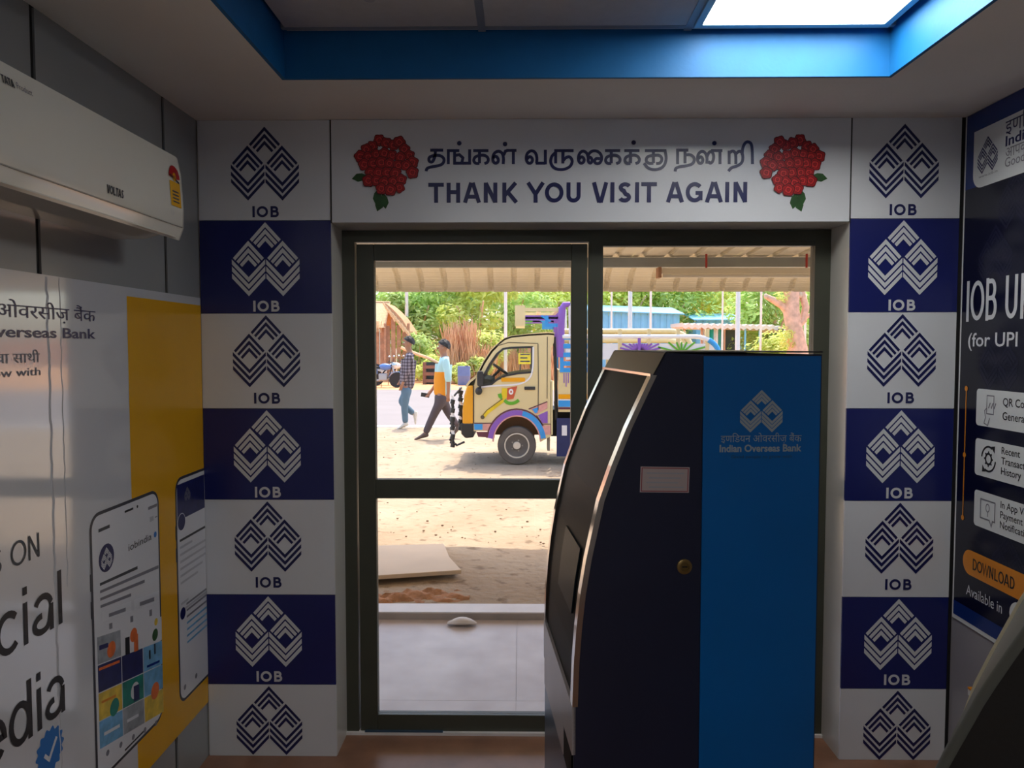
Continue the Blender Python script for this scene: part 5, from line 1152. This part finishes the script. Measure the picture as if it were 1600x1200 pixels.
    for s_ in 'nf':
        a = J['ankle_' + s_]; tp = J['toe_' + s_]; d = (tp - a); d.y = 0; d = d.normalized(); up = Vector((d.z, 0, -d.x)); up = up if up.z > 0 else -up
        sh = MB(); rings = []
        for k, (l, w_, h0, h1) in enumerate(((-.075, .022, -.03, .035), (-.06, .036, -.048, .05), (0, .040, -.050, .048), (.08, .046, -.050, .012), (.15, .044, -.050, -.010), (.185, .026, -.046, -.020))):
            c_ = a * .55 + tp * .45 - d * .075 + d * l; rings.append([c_ + Vector((0, w_ * math.cos(q * math.pi / 5), 0)) + up * ((h0 + h1) / 2 + (h1 - h0) / 2 * math.sin(q * math.pi / 5)) for q in range(10)])
        sh.sweep(rings).build('shoe', shoe, t, True)
    return t, J, so_
D1 = on_z(625, 669, GZ).y; D2 = on_z(665, 686, GZ).y
t1, J1, s1_ = person(D1, {'head': (258, 388, 0), 'neck': (268, 442, 0), 'pelvis': (245, 690, 0), 'shoulder_n': (272, 480, -.19), 'shoulder_f': (266, 480, .19), 'elbow_n': (258, 590, -.24), 'elbow_f': (240, 585, .24), 'wrist_n': (228, 668, -.20), 'wrist_f': (205, 640, .18),
             'hip_n': (245, 705, -.09), 'hip_f': (240, 705, .09), 'knee_n': (236, 830, -.09), 'knee_f': (200, 800, .08), 'ankle_n': (242, 948, -.08), 'ankle_f': (300, 888, .08), 'toe_n': (175, 972, -.08), 'toe_f': (292, 945, .08), 'ground': (0, 978, 0)},
             'walking person in dark checked shirt and blue jeans', 'checked_shirt', 'jeans', 'shoe_pale')
t2, J2, s2_ = person(D2, {'head': (500, 418, 0), 'neck': (508, 470, 0), 'pelvis': (490, 745, 0), 'shoulder_n': (522, 510, -.19), 'shoulder_f': (500, 510, .19), 'elbow_n': (545, 640, -.23), 'elbow_f': (468, 640, .22), 'wrist_n': (543, 735, -.22), 'wrist_f': (412, 722, .10),
             'hip_n': (480, 765, -.09), 'hip_f': (500, 765, .09), 'knee_n': (440, 880, -.09), 'knee_f': (535, 880, .09), 'ankle_n': (375, 1022, -.08), 'ankle_f': (600, 975, .08), 'toe_n': (305, 1040, -.08), 'toe_f': (560, 1020, .08), 'ground': (0, 1055, 0)},
             'walking person in mint and orange shirt carrying a phone', 'mint_shirt', 'trouser_brown', 'shoe_dark')
# the orange block on the lower front of the mint shirt
def two_tone(o, a, b):
    m = MATS['mint_shirt']; n = m.node_tree; p = n.nodes['Principled BSDF']; tc = [x for x in n.nodes if x.type == 'TEX_COORD'][0]
    sx = n.nodes.new('ShaderNodeSeparateXYZ'); n.links.new(tc.outputs['Object'], sx.inputs[0])
    g1 = n.nodes.new('ShaderNodeMath'); g1.operation = 'LESS_THAN'; g1.inputs[1].default_value = a; n.links.new(sx.outputs[0], g1.inputs[0])
    g2 = n.nodes.new('ShaderNodeMath'); g2.operation = 'LESS_THAN'; g2.inputs[1].default_value = b; n.links.new(sx.outputs[2], g2.inputs[0])
    mu = n.nodes.new('ShaderNodeMath'); mu.operation = 'MULTIPLY'; n.links.new(g1.outputs[0], mu.inputs[0]); n.links.new(g2.outputs[0], mu.inputs[1])
    mx = n.nodes.new('ShaderNodeMixRGB'); src = p.inputs['Base Color'].links[0].from_socket
    n.links.new(mu.outputs[0], mx.inputs[0]); n.links.new(src, mx.inputs[1]); mx.inputs[2].default_value = (*lin((236, 152, 28)), 1); n.links.new(mx.outputs[0], p.inputs['Base Color'])
two_tone(s2_, .075, J2['pelvis'].z - GZ + .40)
w_ = J2['wrist_f']; d = (J2['wrist_f'] - J2['elbow_f']).normalized(); c_ = w_ + d * .10 + Vector((-.05, 0, 0))
mp = empty('mobile_phone', c_, 'dark mobile phone in the hand of the person in mint and orange', 'phone')
MB().frame_box(c_, (.075, 0, -.012), (0, .006, 0), (.006, 0, .036)).build('case', 'phone_black', mp, bevel=.003); MB().frame_box(c_ + Vector((0, .0068, 0)), (.068, 0, -.0109), (0, .0008, 0), (.0053, 0, .032)).build('screen', 'photo_grey', mp)

# ================================================================== BEYOND THE ROAD
def far(x, Y, z=GZ): return Vector((on_y(x, 560, Y).x, Y, z))
# thatched hut
HY = 36.0; hx1 = on_y(641, 560, HY).x; hx0 = hx1 - 4.6; hz = on_y(600, 470, HY).z; ez_ = on_y(600, 512, HY).z; hxm = on_y(602, 500, HY).x
hut = empty('thatched_hut', ((hx0 + hx1) / 2, HY + 1.5, GZ), 'brown thatched hut with plank walls at the left edge of the road', 'hut')
MB().prism([(hx0, HY + 1.2, hz - .1), (hx0, HY + 3, ez_), (hxm, HY + 3, ez_), (hxm, HY + 1.2, hz - .1)], (0, 0, .12)).build('roof', 'thatch_dark', hut)
MB().prism([(hxm - 3.4, HY, ez_), (hxm, HY, ez_), (hxm + .04, HY + 1.2, hz - .05), (hxm - 3.4, HY + 1.2, hz + .05)], (0, .08, .10)).build('roof', 'thatch', hut)
mb = MB(); rnd = random.Random(9)
for k in range(60):
    x = rnd.uniform(hxm - 3.3, hxm); y_ = HY + rnd.uniform(-.1, .05); mb.tube([(x, y_ + .1, ez_ + .3), (x + rnd.uniform(-.05, .05), y_ - .04, ez_ - rnd.uniform(.05, .3))], .018, 4)
mb.build('thatch_fringe', 'thatch', hut, kind='stuff')
pe_ = [on_y(602, 478, HY), on_y(614, 488, HY), on_y(628, 503, HY), on_y(640, 522, HY)]
MB().sweep([[p + Vector((0, dy, dz)) for dy, dz in ((0, -.14), (0, .14), (2.6, .14), (2.6, -.14))] for p in pe_]).build('roof', 'thatch_dark', hut)
for k in range(9):
    a = pe_[0].lerp(pe_[3], k / 8); MB().tube([(a.x - .1, HY - .03, a.z + .16), (a.x + .18, HY - .02, a.z - .30 - .05 * (k % 3))], .05, 5).build('thatch_bundle', 'thatch', hut)
for k in range(18):
    x = hx0 + (hx1 - hx0 - .15) * k / 17; top = pe_[0].z - .1 + (pe_[3].z - pe_[0].z) * (x + .2 - pe_[0].x) / (pe_[3].x - pe_[0].x) if x > hxm else ez_ + .1; bx('wall_plank', 'plank_brown', x, x + .20, HY + .25 + .03 * (k % 2), HY + .33 + .03 * (k % 2), GZ, top, hut)
for x in (hxm - .05, hx1 - .12): MB().tube([(x, HY + .1, GZ), (x + .03, HY + .1, ez_ + .2)], .07, 8).build('post', 'plank_brown', hut, True)
# blue-grey sheet roof of the house behind the hut
q = on_y(612, 468, 44); hs = empty('roadside_house', (q.x - 3, 46, GZ), 'pale house with grey sheet roof behind the thatched hut', 'house')
bx('wall', 'cloth_white', q.x - 6, q.x - .4, 44.6, 49, GZ, q.z - .15, hs); MB().prism([(q.x - 6.4, 44, q.z - .1), (q.x, 44, q.z - .1), (q.x - .3, 46.5, q.z + .7), (q.x - 6.4, 46.5, q.z + .7)], (0, 0, .12)).build('roof', 'beam_grey', hs)
bx('window', 'ink_grey', q.x - 2.4, q.x - 1.4, 44.55, 44.61, 1.2, 2.4, hs)

# motorcycle
def motorcycle(X, Y, yaw, label, tank):
    t = empty('motorcycle', (X, Y, GZ), label, 'motorcycle', 'motorcycles by the hut'); c, s_ = math.cos(yaw), math.sin(yaw)
    def P(a, b, z): return Vector((X + a * c - b * s_, Y + a * s_ + b * c, GZ + z))
    ax = Vector((-s_, c, 0))
    for a in (-.62, .64):
        w = MB().lathe(P(a, 0, .30), ax, [(.24, -.04), (.29, -.045), (.305, 0), (.29, .045), (.24, .04)], 28).build('tyre', 'bike_black', t, True)
        MB().lathe(P(a, 0, .30), ax, [(.235, -.012), (.24, 0), (.235, .012), (.22, 0)], 28).build('wheel_rim', 'bike_metal', w, True)
        for k in range(6): MB().tube([P(a, 0, .30), P(a + .23 * math.cos(k * 1.047), 0, .30 + .23 * math.sin(k * 1.047))], .014, 5).build('spoke', 'bike_metal', w)
        MB().sweep([[P(a + (.33) * math.cos(R(g)), b, .30 + .33 * math.sin(R(g))) for b in (-.06, .06)] + [P(a + .345 * math.cos(R(g)), b, .30 + .345 * math.sin(R(g))) for b in (.06, -.06)] for g in range(20, 161, 20)]).build('mudguard', tank, t, True)
    MB().tube([P(-.62, 0, .30), P(-.5, 0, .62), P(-.42, 0, .98)], .03, 8).build('front_fork', 'bike_metal', t, True)
    MB().tube([P(-.36, -.34, 1.02), P(-.42, -.15, 1.0), P(-.42, .15, 1.0), P(-.36, .34, 1.02)], .018, 6).build('handlebar', 'bike_black', t, True)
    for b in (-.30, .30): MB().tube([P(-.40, b, 1.02), P(-.42, b * 1.2, 1.2)], .01, 5).build('mirror_stem', 'bike_black', t); MB().ball(P(-.42, b * 1.2, 1.23), .05, .05, .04, 10).build('mirror', 'bike_metal', t, True)
    MB().ball(P(-.52, 0, .90), .10, .10, .11, 14).build('headlamp', 'mirror_glass', t, True); MB().ball(P(-.44, -.16, .88), .05, .04, .04, 8).build('indicator_lamp', 'lamp_red', t, True)
    mb = MB(); mb.ball(P(-.16, 0, .82), .26, .15, .14, 16); mb.build('fuel_tank', tank, t, True)
    MB().sweep([[P(a, b, z + dz) for b, dz in ((-.13, 0), (.13, 0), (.11, .09), (-.11, .09))] for a, z in ((.05, .74), (.3, .74), (.6, .80), (.78, .86))]).build('seat', 'bike_black', t, True)
    MB().tube([P(-.42, 0, .9), P(-.1, 0, .62), P(.1, 0, .35), P(.64, 0, .30)], .03, 6).build('frame', 'bike_black', t); MB().tube([P(-.42, 0, .8), P(-.3, 0, .4), P(.1, 0, .32)], .025, 6).build('frame', 'bike_black', t)
    MB().box(0, 0, 0, 0, 0, 0); mb = MB(); mb.frame_box(P(-.08, 0, .42), Vector((c, s_, 0)) * .17, ax * .12, Vector((0, 0, .14))); mb.build('engine', 'bike_metal', t, bevel=.03)
    MB().tube([P(-.1, -.15, .28), P(.3, -.16, .26), P(.8, -.16, .34)], [.03, .035, .05], 8).build('exhaust', 'bike_metal', t, True)
    mb = MB(); mb.frame_box(P(.40, -.10, .62), Vector((c, s_, 0)) * .22, ax * .03, Vector((0, 0, .10))); mb.build('side_cover', tank, t, bevel=.03)
    MB().ball(P(.84, 0, .80), .05, .06, .05, 8).build('tail_lamp', 'lamp_red', t, True); MB().tube([P(.05, -.1, .3), P(.08, -.28, 0)], .014, 5).build('side_stand', 'bike_black', t)
B1 = on_z(600, 606, GZ).y
motorcycle(on_y(596, 590, 30.5).x, 30.5, R(175), 'blue motorcycle with side cover parked before the thatched hut', 'bike_blue')
motorcycle(on_y(612, 590, 32.3).x, 32.3, R(205), 'pale motorcycle parked behind the blue one at the hut', 'cloth_white')

# dry stalk stack, fence rail, crates, barrel, yellow notice
rnd = random.Random(21); mb = MB(); SY = 35.0; sx0, sx1 = on_y(690, 560, SY).x, on_y(772, 560, SY).x
for k in range(900):
    f = rnd.random(); x = sx0 + (sx1 - sx0) * f; yy = SY + rnd.uniform(-.5, 1.4); top = (2.4 if .08 < f < .62 else 1.5) * rnd.uniform(.55, 1.08) * (1 - .25 * abs(f - .4)); le = rnd.uniform(-.35, .35)
    z0 = GZ + rnd.uniform(0, .5); mb.tube([(x, yy, z0), (x + le * .5, yy, z0 + top * .55), (x + le + rnd.uniform(-.1, .1), yy + rnd.uniform(-.2, .2), z0 + top)], [.035, .03, .012], 4)
tag(mb.build('stalk_stack', 'dry_stalk', kind='stuff'), 'tall stack of dry brown stalks leaning beyond the road', 'dry stalks')
SY2 = 37.5; mb = MB(); sx0, sx1 = on_y(770, 560, SY2).x, on_y(905, 560, SY2).x
for k in range(500):
    f = rnd.random(); x = sx0 + (sx1 - sx0) * f; yy = SY2 + rnd.uniform(-.5, 1.0); top = 1.5 * rnd.uniform(.5, 1.1); le = rnd.uniform(-.3, .3); mb.tube([(x, yy, GZ), (x + le * .5, yy, GZ + top * .55), (x + le, yy, GZ + top)], [.04, .03, .012], 4)
tag(mb.build('stalk_stack', 'dry_stalk', kind='stuff'), 'lower stack of dry stalks seen through the truck window', 'dry stalks')
c = far(725, 32.4); br = empty('blue_drum', c, 'blue plastic drum standing beyond the road between person and truck', 'drum')
mb = MB(); P = rrect(-.26, -.22, .26, .22, .07)
mb.sweep([[c + Vector((a * s_, b * s_, z)) for a, b in P] for z, s_ in ((.0, .92), (.04, .98), (.36, 1), (.38, 1.03), (.41, 1.03), (.43, 1), (.76, 1), (.80, .96))]).build('shell', 'barrel_blue', br, True)
MB().lathe(c + Vector((.12, 0, .80)), (0, 0, 1), [(.06, 0), (.06, .04), (0, .04)], 16).build('cap', 'bike_black', br)
for (px, w, h, lb) in ((675, .8, .95, 'brown wooden crate beyond the road beside the fallen rail'),):
    c = far(px, 33.0); cr = empty('wooden_crate', c, lb, 'crate')
    for a in (-w / 2, w / 2 - .12): bx('post', 'crate_brown', c.x + a, c.x + a + .12, c.y, c.y + .5, GZ, GZ + h, cr)
    for k in range(3): bx('slat', 'crate_brown', c.x - w / 2, c.x + w / 2, c.y - .03, c.y, GZ + .08 + k * .3, GZ + .22 + k * .3, cr)
    bx('back', 'cloth_dark', c.x - w / 2 + .12, c.x + w / 2 - .12, c.y + .4, c.y + .45, GZ, GZ + h, cr)
a = on_y(648, 552, 33.4); b = on_y(690, 570, 33.4)
tag(MB().tube([(a.x - .6, 33.4, a.z + .25), a, (a.lerp(b, .5)) + Vector((0, 0, .05)), b, (b.x + .5, 33.4, GZ + .08)], .07, 7).build('fallen_rail', 'thatch', smooth=True), 'pale wooden rail slanting down behind the two walking people', 'rail')
sy = 33.8; a = on_y(810, 552, sy); b = on_y(832, 569, sy)
yn = empty('notice_board', ((a.x + b.x) / 2, sy, GZ), 'yellow notice board seen through the truck cab window', 'sign')
bx('board', 'sign_yellow', a.x, b.x, sy, sy + .05, b.z, a.z, yn); bx('post', 'cloth_dark', a.x + .05, a.x + .11, sy + .05, sy + .11, GZ, a.z, yn); bx('post', 'cloth_dark', b.x - .11, b.x - .05, sy + .05, sy + .11, GZ, a.z, yn)
for k in range(3): bx('printed_line', 'truck_navy', a.x + .08, b.x - .12 - .1 * (k % 2), sy - .012, sy - .001, b.z + .1 + k * .15, b.z + .15 + k * .15, yn)

# poles
def pole(px, Y, r, ytop, lb):
    p = far(px, Y); t = empty('white_pole', p, lb, 'pole', 'white poles beyond the road'); zt = on_y(px, ytop, Y).z
    MB().tube([(p.x, Y, GZ), (p.x, Y, zt)], [r, r * .9], 10).build('shaft', 'pole_white', t, True); MB().lathe((p.x, Y, GZ), (0, 0, 1), [(r * 2.2, 0), (r * 2.2, .12), (r, .16)], 12).build('footing', 'kerb_stone', t); MB().ball((p.x, Y, zt), r * 1.2, r * 1.2, r * 1.2, 8).build('cap', 'pole_white', t, True)
pole(636, 41, .10, 380, 'white pole rising behind the thatched hut'); pole(790, 33, .075, 380, 'white pole rising behind the truck cab roof')
pole(955, 34, .045, 400, 'thin white pole nearest the glass door mullion'); pole(984, 30, .09, 380, 'thick white pole in front of the blue shed'); pole(1016, 34, .055, 400, 'white pole at the right end of the blue shed')
pole(1128, 36, .045, 400, 'thin white pole left of the thick pole at the shelter'); pole(1152, 30, .095, 380, 'thick white pole in front of the shelter roof'); pole(1188, 36, .055, 400, 'white pole between shelter and bare tree trunk'); pole(1257, 36, .06, 462, 'white pole right of the bare tree trunk')
# blue sheds
def shed(px0, px1, ytop, Y, lb, ytop2=None):
    a, b = on_y(px0, ytop, Y), on_y(px1, ytop2 or ytop, Y); t = empty('tin_shed', ((a.x + b.x) / 2, Y, GZ), lb, 'shed'); n = int((b.x - a.x) / .35)
    for k in range(n): x = a.x + (b.x - a.x) * k / n; w = (b.x - a.x) / n; zt = a.z + (b.z - a.z) * k / n; MB().prism([(x + .01, Y, GZ), (x + w * .45, Y - .06, GZ), (x + w - .01, Y, GZ)], (0, 0, zt - GZ)).build('wall_sheet', 'tin_blue', t)
    bx('back_wall', 'tin_blue', a.x, b.x, Y + .02, Y + 3, GZ, min(a.z, b.z) - .05, t)
    MB().prism([(a.x - .2, Y - .3, a.z), (b.x + .2, Y - .3, b.z), (b.x + .2, Y + 3.2, b.z + .5), (a.x - .2, Y + 3.2, a.z + .5)], (0, 0, .06)).build('roof', 'tin_blue', t)
shed(900, 1062, 486, 43, 'blue corrugated tin shed behind the truck bed rails', 492); shed(1088, 1160, 501, 46, 'smaller blue tin shed behind the shelter roof')
# shelter with wavy roof
Y = 38.0; a, b = on_y(1066, 506, Y), on_y(1228, 509, Y); sh = empty('roadside_shelter', ((a.x + b.x) / 2, Y, GZ), 'open shelter with scalloped cream roof and hanging cloths', 'shelter')
n = 16; vs_ = []; rings = []
for k in range(n * 4 + 1):
    x = a.x + (b.x - a.x) * k / (n * 4); z = a.z + (b.z - a.z) * k / (n * 4) + .05 * math.cos(k * math.pi / 2) - (.0 if k < n * 4 - 6 else .06 * (k - n * 4 + 6) ** 1.3 / 3); rings.append([Vector((x, Y, z - .20)), Vector((x, Y, z)), Vector((x, Y + 3, z + .02)), Vector((x, Y + 3, z - .15))])
MB().sweep(rings).build('roof', 'shelter_cream', sh, True)
for f in (.03, .20, .42, .62, .76, .97): x = a.x + (b.x - a.x) * f; MB().tube([(x, Y + .2, GZ), (x, Y + .2, a.z - .1)], .05, 8).build('post', 'tin_blue' if f in (.62, .76) else 'plank_brown', sh, True)
for k, (f, w, m) in enumerate(((.20, .25, 'cloth_white'), (.235, .25, 'cloth_dark'), (.27, .3, 'cloth_teal'), (.33, .3, 'cloth_white'), (.375, .28, 'cloth_teal'))):
    x = a.x + (b.x - a.x) * f; MB().sweep([[Vector((x + w * q / 6, Y + .5 + .06 * math.sin(q * 2.1 + k), z_)) for q in range(7)] + [Vector((x + w * q / 6, Y + .53 + .06 * math.sin(q * 2.1 + k), z_)) for q in range(6, -1, -1)] for z_ in (a.z - .25, a.z - .8, a.z - 1.5)]).build('hanging_cloth', m, sh, True)
bx('dark_screen', 'cloth_dark', a.x + (b.x - a.x) * .42, a.x + (b.x - a.x) * .60, Y + .9, Y + .95, GZ, a.z - .2, sh)
q = on_y(1220, 518, Y - .2); bx('meter_box', 'cloth_dark', q.x - .1, q.x + .1, Y - .3, Y - .1, q.z - .18, q.z + .14, sh)
# low stones and soil along the far roadside at the right
rnd = random.Random(31)
for k, px in enumerate((1098, 1112, 1138, 1158, 1183, 1205)):
    p = far(px, 31.5 + .4 * (k % 3)); h = (.5, .9, 1.1, .6, 1.0, .7)[k]; r = .18
    o = MB().sweep([[p + Vector((r * s_ * math.cos(i * .785) * (1 + .2 * math.sin(i * 2.3 + k)), r * s_ * math.sin(i * .785), z)) for i in range(8)] for z, s_ in ((0, 1), (h * .4, 1.05), (h * .8, .8), (h, .35))]).build('marker_stone', 'stone_pale', smooth=True)
    tag(o, ('short', 'tall', 'tallest', 'squat', 'slim', 'rightmost')[k] + ' pale marker stone in the row before the shelter', 'stone', 'marker stones')

# trees and shrubs
def crown(name, blobs, n, size, m, parent, seed, up=1.0):
    rnd = random.Random(seed); vs_ = []; fs = []; tot = sum(b[3] * b[3] for b in blobs)
    for (cx, cy, cz, r, sz) in blobs:
        for k in range(int(n * r * r / tot)):
            th = rnd.uniform(0, 6.283); u = rnd.uniform(-1, 1); rr = r * (1 - .55 * rnd.random() ** 2.2); s_ = math.sqrt(1 - u * u)
            p = Vector((cx + rr * s_ * math.cos(th), cy + rr * s_ * math.sin(th), cz + rr * u * sz))
            nn = Vector((s_ * math.cos(th) + rnd.uniform(-.8, .8), s_ * math.sin(th) + rnd.uniform(-.8, .8), u + up + rnd.uniform(-.6, .6))).normalized()
            a = nn.orthogonal().normalized(); a = (Matrix.Rotation(rnd.uniform(0, 6.28), 3, nn) @ a); b = nn.cross(a); L = size * rnd.uniform(.7, 1.4); w = L * .42; i = len(vs_)
            vs_ += [p - a * L, p + b * w - nn * L * .12, p + a * L, p - b * w - nn * L * .12]; fs.append((i, i + 1, i + 2, i + 3))
    return MB().add(vs_, fs).build(name, m, parent)
def tree(px, Y, hgt, rad, m, lb, seed, n=3800, low=.15, size=.19):
    rnd = random.Random(seed); p = far(px, Y); t = empty('leafy_tree', p, lb, 'tree', 'trees beyond the road')
    lean = rnd.uniform(-.3, .3)
    MB().tube([p, p + Vector((lean * .3, 0, hgt * .3)), p + Vector((lean, 0, hgt * .62))], [.24, .18, .09], 9).build('trunk', 'bark', t, True)
    for k in range(4): a = k * 1.6 + rnd.random(); MB().tube([p + Vector((lean * .3, 0, hgt * .3)), p + Vector((rad * .6 * math.cos(a), rad * .6 * math.sin(a), hgt * (.5 + .12 * k / 3)))], [.1, .04], 6).build('branch', 'bark', t, True)
    bl = [(p.x + rnd.uniform(-.65, .65) * rad, Y + rnd.uniform(-.5, .5) * rad, GZ + hgt * rnd.uniform(low + .12, .85), rad * rnd.uniform(.32, .62), .8) for _ in range(13)]
    crown('foliage', bl, n, size, m, t, seed)
TR = [(600, 58, 7.4, 3.4, 'leaf_dark', 'dark green tree above the thatched hut'), (652, 43, 6.2, 2.6, 'leaf_green', 'green tree directly behind the person in the checked shirt'), (690, 48, 7, 2.6, 'leaf_dark', 'dark green tree above the dry stalk stack'),
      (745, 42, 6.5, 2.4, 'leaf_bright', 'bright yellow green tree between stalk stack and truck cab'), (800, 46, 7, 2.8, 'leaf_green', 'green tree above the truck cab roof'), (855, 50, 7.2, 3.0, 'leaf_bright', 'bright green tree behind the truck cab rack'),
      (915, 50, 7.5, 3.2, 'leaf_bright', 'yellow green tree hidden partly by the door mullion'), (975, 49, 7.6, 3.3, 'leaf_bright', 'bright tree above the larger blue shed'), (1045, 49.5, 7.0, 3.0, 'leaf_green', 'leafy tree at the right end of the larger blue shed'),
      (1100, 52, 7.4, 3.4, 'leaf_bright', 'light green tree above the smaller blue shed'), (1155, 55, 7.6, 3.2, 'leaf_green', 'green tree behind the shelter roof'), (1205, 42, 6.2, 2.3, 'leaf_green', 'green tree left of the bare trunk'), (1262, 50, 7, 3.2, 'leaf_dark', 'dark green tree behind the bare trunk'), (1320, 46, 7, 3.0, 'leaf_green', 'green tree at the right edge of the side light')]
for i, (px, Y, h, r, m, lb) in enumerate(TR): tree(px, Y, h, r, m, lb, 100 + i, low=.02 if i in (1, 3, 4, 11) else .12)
def shrub(px, Y, h, r, m, lb, seed, n=1100):
    p = far(px, Y); t = empty('leafy_shrub', p, lb, 'shrub', 'shrubs along the far roadside'); rnd = random.Random(seed)
    for k in range(5): a = k * 1.256; MB().tube([p, p + Vector((r * .5 * math.cos(a), r * .4 * math.sin(a), h * .7))], [.035, .012], 5).build('stem', 'bark', t)
    crown('foliage', [(p.x + rnd.uniform(-.5, .5) * r, Y + rnd.uniform(-.4, .4) * r, GZ + h * rnd.uniform(.3, .75), r * rnd.uniform(.4, .65), .9) for _ in range(7)], n, .13, m, t, seed)
shrub(652, 36.5, 2.4, 1.3, 'leaf_green', 'green shrub just right of the thatched hut', 51); shrub(668, 34.8, 1.2, .8, 'leaf_bright', 'low pale green shrub behind the wooden crate', 52)
shrub(712, 33.6, 1.0, .6, 'leaf_bright', 'small shrub left of the blue drum', 53); shrub(746, 34.5, 1.3, .7, 'leaf_bright', 'small shrub right of the blue drum', 54)
shrub(762, 36.2, 3.0, 1.3, 'leaf_bright', 'tall yellow green shrub before the truck windscreen', 55); shrub(1165, 39.4, 2.6, 1.4, 'leaf_green', 'green shrub under the shelter roof', 56); shrub(1200, 36.5, 2.3, 1.4, 'leaf_bright', 'light green shrub left of the bare trunk foot', 57, 1500)
# bare, lopped tree at the right
Y = 33.0
def W(px, py): p = on_y(px, py, Y); return Vector((p.x, Y, p.z))
p = far(1246, Y); lt = empty('lopped_tree', p, 'thick brown lopped tree trunk with cut branches at the right', 'tree')
b0 = W(1246, 545)
MB().tube([(b0.x, Y, GZ - .05), b0, W(1240, 510), W(1236, 485), W(1238, 455), W(1240, 400)], [.62, .42, .34, .34, .30, .28], 14).build('trunk', 'bark', lt, True)
MB().tube([W(1234, 490), W(1222, 477), W(1207, 468), W(1197, 463)], [.2, .16, .14, .11], 9).build('branch', 'bark', lt, True); MB().tube([W(1240, 515), W(1255, 500), W(1259, 480), W(1254, 462), W(1250, 440)], [.18, .16, .15, .14, .12], 9).build('branch', 'bark', lt, True)
MB().tube([W(1258, 496), W(1266, 492), W(1276, 488)], [.1, .08, .06], 7).build('branch', 'bark', lt, True); MB().tube([W(1238, 470), W(1228, 458), W(1222, 440)], [.14, .1, .08], 7).build('branch', 'bark', lt, True)
q = W(1197, 463); MB().ball((q.x - .02, Y - .04, q.z), .10, .09, .12, 10).build('cut_face', 'ply', lt, True); q = W(1249, 461); MB().ball((q.x, Y - .12, q.z), .10, .06, .14, 10).build('cut_face', 'ply', lt, True)
crown('leaf_tuft', [(W(1236, 520).x - .3, Y - .2, W(1236, 520).z, .35, 1), (W(1228, 530).x, Y - .2, W(1228, 530).z, .4, 1), (W(1224, 462).x, Y, W(1224, 462).z, .35, 1)], 260, .10, 'leaf_bright', lt, 77)
# far compound wall behind the trees
tag(bx('compound_wall', 'far_wall', -60, 60, 62, 62.3, GZ, 2.2), 'long pale pink compound wall far behind the trees', 'wall')
